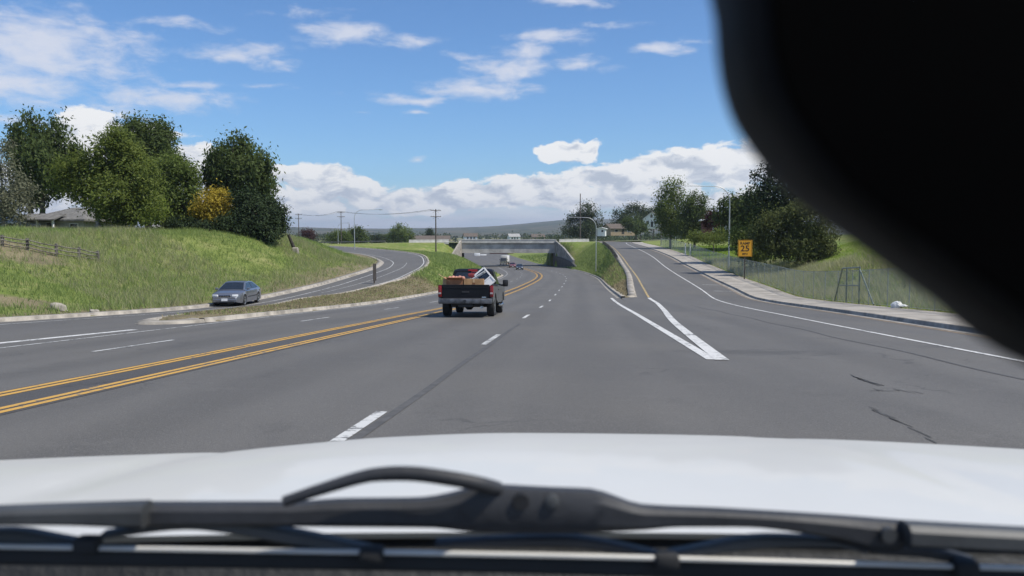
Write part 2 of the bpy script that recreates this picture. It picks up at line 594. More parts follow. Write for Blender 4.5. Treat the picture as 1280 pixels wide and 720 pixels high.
LK = pch([-30, 0, 33.5, 50, 58.6, 74, 94, 110, 123, 141, 150, 197, 255], [-29.5, -25.4, -20.4, -17.9, -16.8, -16.1, -15.9, -17.1, -19.8, -25.4, -29.4, -52, -92])   # left kerb of the entry ramp
LI = pch([27, 32, 40, 54.5, 60, 67.5, 82, 95, 108, 120, 136, 153, 218, 255], [-12.4, -13.6, -14.4, -14.3, -12.6, -11.5, -10.4, -10.4, -11.0, -12.2, -14.5, -18.9, -45.7, -68])   # right edge of the entry ramp
RI = pch([58, 66, 95, 127, 178, 205, 255], [8.6, 9.6, 13.3, 16.3, 20.7, 22.8, 26])           # left edge of the exit ramp
RK = pch([-30, 0, 23.9, 43.6, 78, 106, 163, 215, 255], [4.4, 8.7, 12.1, 14.9, 19.3, 22.6, 27, 31, 36])   # right kerb
Y_NOSE_L, Y_NOSE_R = 29.0, 59.5
WALK_W = 2.95


def z_cross(x):
    return np.interp(x, [-250, -60, -30, -15, 12, 26, 60, 200], [-1.5, -1.25, -0.7, -0.55, -0.55, -0.4, 0.5, 3.0])


CROSS_Y0, CROSS_Y1 = 254.0, 268.0

# natural ground heights, metres
NAT = np.array([(-40, 66, 1.7), (-55, 70, 1.8), (-75, 72, 1.9), (-45, 90, 1.8), (-31, 88, 1.75), (-60, 112, 1.6), (-38, 112, 1.2), (-95, 110, 2.0), (-120, 60, 2.2),
                (-44, 46, 1.1), (-62, 40, 1.4), (-60, 15, 1.3), (-60, -20, 1.5), (-33, -15, 0.8), (-35, 20, 0.8), (-200, 80, 2.4), (-200, 0, 2.2),
                (-48, 140, -1.2), (-85, 165, -0.6), (-60, 215, -1.2), (-26, 195, -2.3), (-19, 212, -3.1), (-26, 240, -1.2), (-110, 235, -0.9),
                (-45, 310, -5.0), (-32, 400, -8.2), (-110, 400, -5.0), (5, 430, -7.2), (20, 300, -4.2), (24, 340, -4.6), (10, 360, -7), (60, 300, -1.0), (40, 282, -1.2),
                (21, 230, -1.0), (17.5, 214, -3.6), (19, 250, -0.6), (-15, 229, -7.2), (-17, 238, -6.6), (-19, 232, -5.6), (-16.5, 246, -6), (12.5, 100, -4.3), (16.8, 150, -3.3), (11, 80, -3.6),
                (21, 44, -1.7), (25, 48, -0.3), (28, 62, 0.8), (36, 60, 1.6), (31, 82, -0.2), (27, 84, -2.0), (30, 112, -2.1), (33, 128, -1.4), (36, 165, -0.7), (47, 200, 0.3),
                (60, 240, 0.8), (80, 150, 2.5), (48, 95, 1.6), (18, 15, -0.6), (24, 30, 0.4), (28, 0, 0.2), (40, 20, 1.0), (90, 60, 2.4), (150, 100, 4), (120, 260, 2.5),
                (300, 600, -2), (-300, 600, -4), (0, 800, -3.5), (-600, 300, -2), (600, 300, 3), (0, 600, -5), (-900, 900, -3), (900, 900, -2), (0, 1200, -3.5), (-60, 520, -6.5), (60, 480, -4)], float)


def nat_z(x, y):
    x = np.asarray(x, float); y = np.asarray(y, float)
    num = np.zeros_like(x); den = np.zeros_like(x)
    for (a, b, c) in NAT:
        w = 1.0 / ((x - a) ** 2 + (y - b) ** 2 + 12.0) ** 1.6
        num += w * c; den += w
    # gentle unevenness
    n = 0.16 * np.sin(x * 0.31 + 1.3 * np.sin(y * 0.17)) * np.sin(y * 0.27 + 0.9 * np.sin(x * 0.13)) + 0.07 * np.sin(x * 0.9 + y * 0.4) * np.sin(y * 0.8 - x * 0.3)
    return num / den + n


def ground_z(x, y):
    x = np.asarray(x, float); y = np.asarray(y, float)
    z = nat_z(x, y)
    # cross street on its embankment
    d = np.maximum(np.maximum(CROSS_Y0 - y, y - CROSS_Y1), 0)
    w = 1 - sst(d, 0.5, 16)
    w = w * np.where((x < -15.2) | (x > 12.6), 1.0, 0.0)
    w = np.where((y < CROSS_Y0) & (x < 0), w * sst(-x, 16.2, 21), w)
    z = z * (1 - w) + (z_cross(x) + np.where(d < 0.3, -0.4, 0.05)) * w

    def corr(z, xl, xr, zf, W_l, W_r, y0, y1, extra_r=0.0):
        e = 0.5
        gl = (xl(y + e) - xl(y - e)) / (2 * e); gr = (xr(y + e) - xr(y - e)) / (2 * e)
        dl = (xl(y) - x) / np.sqrt(1 + gl ** 2); dr = (x - xr(y) - extra_r) / np.sqrt(1 + gr ** 2)
        dist = np.maximum(np.maximum(dl, dr), 0)
        W = np.where(dl > dr, W_l, W_r)
        w = (1 - sst(dist, 0.0, W)) * sst(y, y0 - 8, y0) * (1 - sst(y, y1, y1 + 10))
        xc = np.clip(x, xl(y), xr(y))
        inside = np.maximum(dl, dr) < 0.12
        t = zf(xc, y) + np.where(inside, -0.40, 0.12)
        return z * (1 - w) + t * w, inside & (y > y0) & (y < y1)
    yl = np.clip(y, -30, 255)
    z, i1 = corr(z, LK, LI, z_lramp, 21.0 - 8.5 * sst(y, 60, 78), 6.0, -60, 246)
    z, i2 = corr(z, RI, RK, z_rramp, 8.0, 11.0, 58, 250, WALK_W)
    nearb = sst(y, 236, 250) * (1 - sst(y, 272, 286))
    W = 7.5 * (1 - nearb) + 0.6 * nearb
    W = np.where(y > 290, 16, W)
    WL = W + 6 * sst(y, 150, 190) * (1 - sst(y, 240, 252))
    WR = W - 4.5 * sst(y, 200, 210) * (1 - sst(y, 236, 244))
    z, i3 = corr(z, lambda q: cl(q) + u_left(q), lambda q: np.where(q < 59.7, RK(q) + WALK_W, cl(q) + u_right(q)),
                 lambda a, q: np.where(q < 59.7, z_rramp(np.minimum(a, RK(q)), q), z_main(a, q)), WL, WR, -60, 900)
    # the narrow islands run straight from kerb to kerb
    def island(z, xa, xb, za, zb, y0, y1, bulge):
        wd = np.maximum(xb(y) - xa(y), 0.2)
        t = np.clip((x - xa(y)) / wd, 0, 1)
        zi = (za(xa(y), y) + .12) * (1 - sst(t, 0, 1)) + (zb(xb(y), y) + .12) * sst(t, 0, 1) + bulge * np.sin(np.pi * t) ** 2 * np.minimum(wd, 10) / 10
        k = (1 - sst(wd, 13, 24)) * sst(y, y0 - .5, y0) * (1 - sst(y, y1, y1 + 8))
        k = np.where((x > xa(y) + 0.1) & (x < xb(y) - 0.1), k, 0)
        return z * (1 - k) + zi * k
    z = island(z, LI, lambda q: cl(q) + u_left(q), z_lramp, z_main, Y_NOSE_L, 230, 0.25)
    z = island(z, lambda q: cl(q) + u_right(q), RI, z_main, z_rramp, Y_NOSE_R, 236, 0.2)
    left_plain = (y < Y_NOSE_L + 0.5) & (x > LK(y)) & (x < cl(y) - 8)
    z = np.where(left_plain, z_main(x, y) - 0.4, z)
    z = np.where(i1 | i2, np.minimum(z, np.where(x < 0, z_lramp(x, y), z_rramp(x, y)) - 0.3), z)
    return z


def gz(x, y):
    return float(ground_z(np.array([x], float), np.array([y], float))[0])


def on_ground(px, py, y0=8.0, y1=420.0, zf=None):
    """where the ray of a photo pixel first meets the ground"""
    d = pray(px, py)
    ys = np.arange(y0, y1, 0.25)
    xs = d[0] / d[1] * ys
    zs = CAM_H + d[2] / d[1] * ys
    g = (zf or ground_z)(xs, ys)
    k = np.argmax(zs <= g)
    return Vector((float(xs[k]), float(ys[k]), float(g[k])))


def ground_mat():
    m = bpy.data.materials.new("meadow_ground"); m.use_nodes = True
    T = NT(m.node_tree); p = T.n['Principled BSDF']
    g = T.n.new('ShaderNodeNewGeometry').outputs['Position']
    a = T.n.new('ShaderNodeAttribute'); a.attribute_name = 'dry'
    n1 = T.noise(g, 0.09, 5, 0.55); n2 = T.noise(g, 0.5, 5, 0.6); n3 = T.noise(g, 7, 4, 0.7)
    green = T.mix(T.smooth(n1, 0.35, 0.65), (0.140, 0.200, 0.042), (0.205, 0.240, 0.070))
    green = T.mix(T.smooth(n2, 0.45, 0.75), green, (0.30, 0.29, 0.125))
    dry = T.mix(T.smooth(n2, 0.35, 0.65), (0.255, 0.215, 0.13), (0.19, 0.16, 0.105))
    f = T.smooth(T.m('ADD', a.outputs['Fac'], T.m('MULTIPLY_ADD', n2, 0.9, -0.45)), 0.35, 0.65)
    c = T.mix(f, green, dry)
    c = T.mix(T.m('MULTIPLY', T.smooth(n3, 0.55, 0.35), 0.45), c, (0.08, 0.09, 0.03))
    T.l.new(c, p.inputs['Base Color'])
    p.inputs['Roughness'].default_value = 0.95
    p.inputs['Specular IOR Level'].default_value = 0.1
    b = T.n.new('ShaderNodeBump'); b.inputs['Strength'].default_value = 0.8; b.inputs['Distance'].default_value = 0.15
    T.l.new(T.m('ADD', n3, T.noise(g, 1.6, 4, 0.6)), b.inputs['Height']); T.l.new(b.outputs[0], p.inputs['Normal'])
    return m


M_GROUND = ground_mat()


def dryness(x, y):
    """1 where the verge is bare or dried out"""
    x = np.asarray(x, float); y = np.asarray(y, float)
    d = np.zeros_like(x)
    isl = (x > LI(y) - 0.5) & (x < cl(y) + u_left(y) + 1) & (y > 20)
    d = np.where(isl, 0.85 - 0.62 * sst(y, 70, 95), d)
    d = np.maximum(d, np.where((x > cl(y)) & (x < RI(y) + 1) & (y > 50), 0.75 - 0.45 * sst(y, 85, 150), 0))
    q = LK(y) - x
    d = np.maximum(d, np.where(q > -1, (1 - sst(q, 1.5, 5.0)) * (0.55 + 0.3 * sst(y, 50, 80)), 0))
    # bare patch by the rail fence, the bank left of the bridge, far fields
    d = np.maximum(d, 1.3 * np.exp(-(((x + 32.5) / 3.5) ** 2 + ((y - 54) / 3) ** 2)))
    d = np.maximum(d, 1.2 * np.exp(-(((x + 24.3) / 2.5) ** 2 + ((y - 41) / 2) ** 2)))
    d = np.maximum(d, 0.85 * np.exp(-(((x + 23) / 7) ** 2 + ((y - 225) / 14) ** 2)))
    d = np.maximum(d, 1.0 * np.exp(-(((x - 30) / 6) ** 2 + ((y - 275) / 12) ** 2)))
    d = np.maximum(d, 0.55 * sst(y, 420, 900))
    return d


def make_ground():
    ys = np.concatenate([np.arange(-40, 20, 3), np.arange(20, 150, 0.9), np.arange(150, 300, 1.7)])
    y = 300.0; far = []
    st = 2.2
    while y < 11000:
        far.append(y); y += st; st *= 1.085
    ys = np.concatenate([ys, far])
    xs = list(np.arange(-62, 52, 0.9)); a, b, st = xs[0], xs[-1], 1.1
    L, Rr = [], []
    while b < 9000:
        a -= st; b += st; L.append(a); Rr.append(b); st *= 1.11
    xs = np.array(L[::-1] + xs + Rr)
    X, Y = np.meshgrid(xs, ys)
    Z = ground_z(X.ravel(), Y.ravel())
    Z = np.where(Y.ravel() > 1500, Z - 2.0 * sst(Y.ravel(), 1500, 3000), Z)
    V = np.stack([X.ravel(), Y.ravel(), Z], 1)
    nx = len(xs); ny = len(ys)
    i = (np.arange(ny - 1)[:, None] * nx + np.arange(nx - 1)[None]).ravel()
    F = np.stack([i, i + 1, i + 1 + nx, i + nx], 1)
    o = np_mesh("ground", V, F, M_GROUND, smooth=True, fattr={'dry': dryness(X.ravel(), Y.ravel())})
    return tag(o, kind="structure")


make_ground()


def strip(name, xl, xr, zf, ys, material, n=12, dz=0.0):
    ys = np.asarray(ys, float)
    t = np.linspace(0, 1, n)
    X = xl(ys)[:, None] * (1 - t) + xr(ys)[:, None] * t
    Y = np.repeat(ys[:, None], n, 1)
    Z = zf(X.ravel(), Y.ravel()) + dz
    V = np.stack([X.ravel(), Y.ravel(), Z], 1)
    i = (np.arange(len(ys) - 1)[:, None] * n + np.arange(n - 1)[None]).ravel()
    F = np.stack([i, i + 1, i + 1 + n, i + n], 1)
    return np_mesh(name, V, F, material, smooth=True, fattr={'lane': V[:, 0] - cl(V[:, 1])})


def XL(q): return cl(q) + u_left(q)
def XR(q): return cl(q) + u_right(q)


yr = np.concatenate([np.arange(-30, 300, 1.0), np.arange(300, 905, 6)])
tag(strip("road", XL, XR, z_main, yr, M_ASPH, 26), kind="structure")
def lramp_r(q): return np.where(q < Y_NOSE_L + 0.5, XL(q), LI(q))
def rramp_l(q): return np.where(q < Y_NOSE_R + 0.5, XR(q), RI(q))
tag(strip("entry_ramp", LK, lramp_r, z_lramp, np.arange(-30, 256, 1.0), M_ASPH, 18), kind="structure")
tag(strip("exit_ramp", rramp_l, RK, z_rramp, np.arange(-30, 256, 1.0), M_ASPH, 18), kind="structure")
xsx = np.arange(-250, 200, 2.0)


def cross_strip(name, x0, x1, y0, y1, material, dz):
    xs = np.arange(x0, x1 + .1, 3.0)
    V = np.array([(x, y, float(z_cross(x)) + dz) for x in xs for y in (y0, y1)])
    i = np.arange(len(xs) - 1) * 2
    return np_mesh(name, V, np.stack([i, i + 2, i + 3, i + 1], 1), material)


tag(cross_strip("cross_street", -250, -15.5, CROSS_Y0, CROSS_Y1, M_ASPH, 0), kind="structure")
tag(cross_strip("cross_street", 12.8, 200, CROSS_Y0, CROSS_Y1, M_ASPH, 0), kind="structure")


def offset_path(pts, off):
    pts = np.asarray(pts, float)
    t = np.gradient(pts[:, :2], axis=0)
    t /= np.linalg.norm(t, axis=1)[:, None]
    nrm = np.stack([t[:, 1], -t[:, 0]], 1)      # to the right of travel
    out = pts.copy()
    out[:, :2] += nrm * np.asarray(off)[..., None] if np.ndim(off) else nrm * off
    return out


def ribbon_profile(name, path, prof, material, smooth=False):
    """sweep a profile of (offset to the right, height) along a path of x,y,z"""
    rows = []
    for o, h in prof:
        q = offset_path(path, o); q[:, 2] += h
        rows.append(q)
    A = np.stack(rows, 1)
    n = A.shape[1]
    V = A.reshape(-1, 3)
    i = (np.arange(len(path) - 1)[:, None] * n + np.arange(n - 1)[None]).ravel()
    F = np.stack([i, i + n, i + n + 1, i + 1], 1)
    return np_mesh(name, V, F, material, smooth=smooth)


def path_y(xf, zf, y0, y1, st=1.0):
    ys = np.arange(y0, y1 + 1e-6, st)
    xs = xf(ys)
    return np.stack([xs, ys, zf(xs, ys)], 1)


def kerb(path, side, w=0.22, h=0.14, gutter=0.3, material=None):
    """kerb stone with a concrete gutter on the road side; side +1 lies to the right of the path"""
    s = side
    prof = [(-gutter * s, 0.006), (0, 0.008), (0.015 * s, h - 0.02), (0.045 * s, h), (w * s, h), (w * s, -0.6)]
    return tag(ribbon_profile("kerb", path, prof, material or M_CONC), kind="structure")


kerb(path_y(LK, z_lramp, -30, 246), -1, w=0.5, h=0.16)
kerb(path_y(XL, z_main, Y_NOSE_L, 244), -1, w=0.22, h=0.15, gutter=0.2)
kerb(path_y(LI, z_lramp, Y_NOSE_L, 246), 1, w=0.3, h=0.13, gutter=0.12)
kerb(path_y(XR, z_main, Y_NOSE_R, 205), 1, w=0.3, h=0.15)
kerb(path_y(RI, z_rramp, Y_NOSE_R + .5, 246), -1, w=0.5, h=0.15, gutter=0.1)
kerb(path_y(RK, z_rramp, -30, 240), 1, w=0.2, h=0.14)


def nose(xa, za, xb, zb, y, ang):
    """rounded kerb end of an island"""
    c = ((xa + xb) / 2, y)
    r = abs(xb - xa) / 2
    pts = []
    for k in range(13):
        a = math.pi * k / 12
        px_ = c[0] + r * math.cos(a); py_ = c[1] - r * ang * math.sin(a)
        pts.append((px_, py_, (za + (zb - za) * (1 - math.cos(a)) / 2)))
    return np.array(pts)


_y = Y_NOSE_L + .2
pn = nose(float(XL(_y)), float(z_main(XL(_y), _y)), float(LI(_y)), float(z_lramp(LI(_y), _y)), _y, 1.0)
tag(ribbon_profile("kerb", pn, [(-0.15, 0.006), (0, 0.008), (0.02, 0.13), (0.6, 0.15), (0.9, -0.3)], M_CONC), kind="structure")
_y = Y_NOSE_R + .6
pn = nose(float(RI(_y)), float(z_rramp(RI(_y), _y)), float(XR(_y)), float(z_main(XR(_y), _y)), _y, 0.8)
tag(ribbon_profile("kerb", pn, [(-0.15, 0.006), (0, 0.008), (0.02, 0.13), (0.5, 0.15), (0.7, -0.3)], M_CONC), kind="structure")

# sidewalk along the exit ramp, with joints
wp = path_y(RK, z_rramp, -30, 236, 1.5)
tag(ribbon_profile("sidewalk", wp, [(0.215, 0.13), (1.2, 0.145), (2.2, 0.155), (WALK_W, 0.165), (WALK_W, -0.6)], M_WALK), kind="structure")

# ------------------------------------------------------------------ painted markings
def stripe(path, width, material, dz=0.007):
    prof = [(-width / 2, dz), (width / 2, dz)]
    return tag(ribbon_profile("lane_marking", path, prof, material), kind="structure")


def uline(u, y0, y1, width, material, st=1.0, zf=z_main):
    return stripe(path_y(lambda q: cl(q) + u, zf, y0, y1, st), width, material)


def joined(paths, width, material, dz=0.007):
    """several dashes in one mesh"""
    Vs, Fs, k = [], [], 0
    for p in paths:
        a, b = offset_path(p, -width / 2), offset_path(p, width / 2)
        A = np.stack([a, b], 1).reshape(-1, 3); A[:, 2] += dz
        i = np.arange(len(p) - 1) * 2 + k
        Vs.append(A); Fs.append(np.stack([i, i + 2, i + 3, i + 1], 1)); k += len(A)
    return tag(np_mesh("lane_marking", np.concatenate(Vs), np.concatenate(Fs), material), kind="structure")


# darker strip between the two double yellow lines, then the lines
tag(strip("median_strip", lambda q: cl(q) - 4.95, lambda q: cl(q) - 3.7, z_main, np.arange(-30, 300, 1.0), M_ASPH_MED, 3, 0.004), kind="structure")
for u in (-3.83, -4.00, -4.66, -4.83):
    uline(u, -20, 330, 0.098, M_YELLOW)
dash = []
for k in range(-1, 21):
    y0 = 6.6 + 12.1 * k - 1.4
    dash.append(path_y(lambda q: cl(q), z_main, y0, y0 + 3.2, 0.4))
joined(dash, 0.12, M_WHITE_OLD)
dash = []
for k in range(-1, 16):
    y0 = 16.2 + 12.1 * k
    dash.append(path_y(lambda q: cl(q) - 7.45, z_main, y0, y0 + 3.2, 0.4))
joined(dash, 0.10, M_WHITE_OLD)
uline(-10.35, -20, 240, 0.09, M_WHITE_OLD)
# thick line dividing the entry ramp lane from the road, ending at the island nose
def P(px, py, zf): return on_ground(px, py, 5, 260, zf)
def pix_path(pix, zf, n=6):
    pts = [P(a, b, zf) for a, b in pix]
    ys = np.array([p.y for p in pts]); xs = np.array([p.x for p in pts])
    o = np.argsort(ys); f = pch(ys[o], xs[o])
    yy = np.linspace(ys.min(), ys.max(), max(8, int((ys.max() - ys.min()) / 0.8)))
    return np.stack([f(yy), yy, zf(f(yy), yy)], 1)
a, b = P(0, 429.5, z_main), P(168, 412.5, z_main)
d = (b - a).normalized()
pp = [a - d * 12 + d * t for t in np.linspace(0, (b - a).length + 12, 24)]
stripe(np.array([(p.x, p.y, float(z_main(p.x, p.y))) for p in pp]), 0.26, M_WHITE)
stripe(path_y(lambda q: LK(q) + 2.05 - 0.5 * sst(q, 30, 60), z_lramp, -20, 200), 0.10, M_WHITE_OLD)
stripe(path_y(lambda q: LI(q) - 0.45, z_lramp, 31, 235), 0.11, M_WHITE)
stripe(path_y(lambda q: (LI(q) + LK(q)) / 2 + 0.3, z_lramp, 62, 112), 0.06, M_WHITE_OLD)
# gore chevron at the exit
EDGE_R = path_y(lambda q: cl(q) + 4.22, z_main, 14.0, 60)
stripe(EDGE_R, 0.19, M_WHITE, 0.008)
gore = np.array([(3.50, 13.9), (4.35, 20.5), (5.25, 27.2), (7.2, 40), (8.9, 52), (9.75, 60)])
gf = pch(gore[:, 1], gore[:, 0])
stripe(path_y(gf, z_rramp, 13.9, 59.5), 0.24, M_WHITE, 0.011)
yg = pch([59.5, 69.6, 90, 108, 134, 178, 205, 240], [9.72, 10.9, 13.3, 15.1, 17.4, 21.2, 23.3, 25.5])
stripe(path_y(yg, z_rramp, 59.5, 235), 0.15, paint_mat('faded_yellow_paint', (.40, .29, .12), .09))
we = pch([-20, 0, 13.8, 35.9, 67, 117, 205, 240], [5.0, 7.0, 8.4, 10.9, 15.2, 20.6, 28.2, 32.5])
stripe(path_y(we, z_rramp, -20, 235), 0.13, M_WHITE)
# faded reddish gutter line and two short shoulder ticks
stripe(path_y(lambda q: RK(q) - 0.42, z_rramp, -20, 200), 0.08, mat("faded_line", (0.34, 0.25, 0.16), 0.8))
for y in (66, 74):
    x = float(RK(y))
    q = np.array([(x - 2.0 + 0.3 * k, y - 0.12 * k, float(z_rramp(x - 2 + .3 * k, y))) for k in range(6)])
    stripe(q, 0.25, M_WHITE_OLD, 0.009)

# dark seam along the lane line, tar cracks, stains
sm = path_y(lambda q: cl(q) + 0.13 + 0.012 * np.sin(q * 0.8), z_main, 3, 26, 0.4)
tag(ribbon_profile("tar_seam", sm, [(-0.05, 0.005), (0.05, 0.005)], mat("seam", (0.084, 0.082, 0.079), 0.85)), kind="structure")


def crack(pix, w, zf):
    pts = []
    rnd = random.Random(int(pix[0][0]))
    for (a, b) in zip(pix, pix[1:]):
        for t in np.linspace(0, 1, 9)[:-1]:
            pts.append(P(a[0] + (b[0] - a[0]) * t + rnd.uniform(-.8, .8), a[1] + (b[1] - a[1]) * t + rnd.uniform(-.4, .4), zf))
    q = np.array([(p.x, p.y, p.z) for p in pts])
    o = np.argsort(q[:, 0]); q = q[o]
    tag(ribbon_profile("tar_crack", q, [(-w / 2, 0.006), (w / 2, 0.006)], M_TAR), kind="structure")


sm = path_y(lambda q: cl(q) + 8.0 + 0.06 * np.sin(q * .9), z_rramp, 4, 46, 0.4)
tag(ribbon_profile("tar_seam", sm, [(-0.035, 0.005), (0.035, 0.005)], MATS["seam"]), kind="structure")
crack([(1064, 471), (1082, 478), (1108, 486)], 0.016, z_rramp)
crack([(1086, 489), (1120, 489), (1160, 495)], 0.018, z_rramp)
crack([(1085, 512), (1120, 528), (1178, 560)], 0.012, z_rramp)

# ------------------------------------------------------------------ overpass
BX0, BX1 = -15.2, 12.6


M_CONC_MID = mat('deck_concrete', (.44, .42, .38), .9, vary=.16, scale=.4, bump=.2, bscale=10)


def build_bridge():
    b = empty("overpass_bridge", (0, CROSS_Y0, -9), 0, "grey concrete overpass carrying the cross street over the main road", "bridge")

    def part(mb, name, m, label=None, smooth=None):
        o = mb.build(name, m, None, smooth)
        o.parent = b
        o.matrix_parent_inverse = Matrix.Translation((0, -CROSS_Y0, 9))
        if label: o["label"] = label
        return o
    mb = MB(); mb.box(((BX0 + BX1) / 2, 261, -0.98), (BX1 - BX0 + 1.6, 13.6, 0.36), bevel=0.03); part(mb, "deck", M_CONC_GREY)
    for k in range(6):
        y = 254.9 + k * 2.4
        mb = MB(); w = 0.24
        prof = [(y - .45, -3.75), (y + .45, -3.75), (y + .45, -3.5), (y + w / 2, -3.3), (y + w / 2, -1.45), (y + .4, -1.3), (y + .4, -1.162), (y - .4, -1.162), (y - .4, -1.3), (y - w / 2, -1.45), (y - w / 2, -3.3), (y - .45, -3.5)]
        if k == 0:
            prof = [(y - .55, -3.8), (y + .45, -3.8), (y + .45, -1.162), (y - .55, -1.162)]
        mb.prism(prof, 0, BX0 - 0.4, BX1 + 0.4); part(mb, "girder", M_CONC_MID)
    for y in (254.05, 267.75):
        mb = MB(); mb.box(((BX0 + BX1) / 2, y, -0.30), (BX1 - BX0 + 1.7, 0.32, 1.0), bevel=0.03); mb.box(((BX0 + BX1) / 2, y, 0.26), (BX1 - BX0 + 1.7, 0.46, 0.12), bevel=0.02)
        part(mb, "parapet", M_PALECONC)
    for x0, x1 in ((BX0 - 1.2, BX0), (BX1, BX1 + 1.2)):
        mb = MB(); mb.box(((x0 + x1) / 2, 261, -6.2), (x1 - x0, 13.2, 10), bevel=0.04); part(mb, "abutment", M_DARKWALL)  # underpass shade is put into the abutments' dark concrete colour
    # flared wing walls
    def wing(pts_bottom, pts_top, th, name, m):
        mb = MB()
        n = len(pts_bottom)
        f = [Vector(p) for p in pts_bottom]; t = [Vector(p) for p in pts_top]
        off = Vector(th)
        for q in range(n - 1):
            for (A, B) in ((f, t),):
                mb.face([A[q], A[q + 1], B[q + 1], B[q]]); mb.face([A[q] + off, A[q + 1] + off, B[q + 1] + off, B[q] + off]); mb.face([B[q], B[q + 1], B[q + 1] + off, B[q] + off])
        mb.face([f[0], t[0], t[0] + off, f[0] + off]); mb.face([f[-1], t[-1], t[-1] + off, f[-1] + off])
        bmesh.ops.remove_doubles(mb.bm, verts=mb.bm.verts[:], dist=0.001)
        part(mb, name, m)
    wing([(BX0 + .01, 254.3, -9), (-16.4, 243, -9), (-17.9, 231, -9)], [(BX0 + .01, 254.3, 0.15), (-16.4, 243, -2.9), (-17.9, 231, -6.2)], (-.5, -.1, 0), "wing_wall", M_CONC)
    wing([(BX1 - .01, 254.3, -9), (14.2, 240, -9), (15.7, 222, -9), (16.0, 205, -9)], [(BX1 - .01, 254.3, -4.6), (14.2, 240, -4.9), (15.7, 222, -5.6), (16.0, 205, -6.5)], (.5, 0, 0), "wing_wall", M_DARKWALL)  # lower wall in a darker concrete than the wall above
    wing([(BX1 + .35, 254.3, -6), (14.6, 240, -6), (16.1, 222, -7)], [(BX1 + .35, 254.3, 0.0), (14.6, 240, -2.0), (16.1, 222, -5.0)], (.5, 0, 0), "upper_wall", mat("wall_concrete", (.27, .26, .23), .9, vary=.2, scale=.6, bump=.2, bscale=8))
    return b


build_bridge()

# concrete barrier along the near edge of the cross street
def barrier(x0, x1, y, label):
    mb = MB()
    xs = np.arange(x0, x1 + .01, 3.0)
    rows = []
    for x in xs:
        z = float(z_cross(x))
        rows.append([(x, y - .3, z - .5), (x, y - .3, z + .08), (x, y - .13, z + .35), (x, y - .08, z + .95), (x, y + .08, z + .95), (x, y + .13, z + .35), (x, y + .3, z + .08), (x, y + .3, z - .5)])
    mb.grid(rows)
    o = mb.build("concrete_barrier", M_PALECONC, None, 30)
    return tag(o, label, "barrier")


barrier(-31, -16.5, 253.3, "pale concrete barrier along the cross street left of the overpass")
barrier(14.2, 24.0, 253.3, "short pale concrete barrier along the cross street right of the overpass")

# ------------------------------------------------------------------ hills
def hills():
    m = bpy.data.materials.new("hills"); m.use_nodes = True
    T = NT(m.node_tree); p = T.n['Principled BSDF']
    g = T.n.new('ShaderNodeNewGeometry').outputs['Position']
    n = T.noise(g, 0.0035, 6, 0.62); n2 = T.noise(T.v('MULTIPLY', g, (1, 0.35, 1)), 0.012, 5, 0.65)
    c = T.mix(T.smooth(n, 0.38, 0.62), (0.115, 0.105, 0.075), (0.045, 0.060, 0.032))
    c = T.mix(T.smooth(n2, 0.52, 0.66), c, (0.022, 0.036, 0.018))
    c = T.mix(T.m('MULTIPLY', T.smooth(T.noise(g, 0.02, 3, 0.5), 0.66, 0.72), 0.7), c, (0.28, 0.26, 0.22))
    T.l.new(c, p.inputs['Base Color']); p.inputs['Roughness'].default_value = 1.0
    p.inputs['Specular IOR Level'].default_value = 0.0
    az = np.linspace(-1.25, 1.25, 420)
    rr = np.concatenate([np.linspace(1700, 5200, 60), np.linspace(5300, 9000, 14)])
    crest = pch([-1.3, -0.6, -0.27, -0.20, -0.14, -0.09, -0.04, 0.0, 0.04, 0.075, 0.13, 0.2, 0.35, 0.6, 1.3],
                [7, 9, 12, 10.5, 9.5, 10, 11.5, 14, 17.5, 20.0, 20.5, 21, 22, 24, 22])       # photo pixels above the horizon
    rnd = np.random.RandomState(4)
    ph = rnd.rand(40) * 6.28
    A, Q = np.meshgrid(az, rr)
    X = Q * np.sin(A); Y = Q * np.cos(A)
    t = np.clip((Q - 1700) / (5200 - 1700), 0, 1)
    h = crest(A) / FOC * 5200 * np.cos(A) * 1.0 * (sst(t, 0.05, 1.0) * 0.75 + 0.25 * t)
    wav = np.zeros_like(h)
    for k in range(12):
        f = 0.0009 * 1.42 ** k
        wav += np.sin(X * f * (0.8 + 0.4 * np.sin(ph[k])) + Y * f * 0.7 * np.cos(ph[k + 13]) + ph[k]) / 1.5 ** k
    h = h + wav * 6.5 * sst(t, 0.02, 0.5)
    h = np.where(Q > 5250, h - (Q - 5250) * 0.05, h) - 8 * (1 - sst(t, 0, .06))
    V = np.stack([X.ravel(), Y.ravel(), h.ravel() - 3], 1)
    n_ = len(az)
    i = (np.arange(len(rr) - 1)[:, None] * n_ + np.arange(n_ - 1)[None]).ravel()
    return tag(np_mesh("hills", V, np.stack([i, i + 1, i + 1 + n_, i + n_], 1), m, smooth=True), kind="structure")


hills()

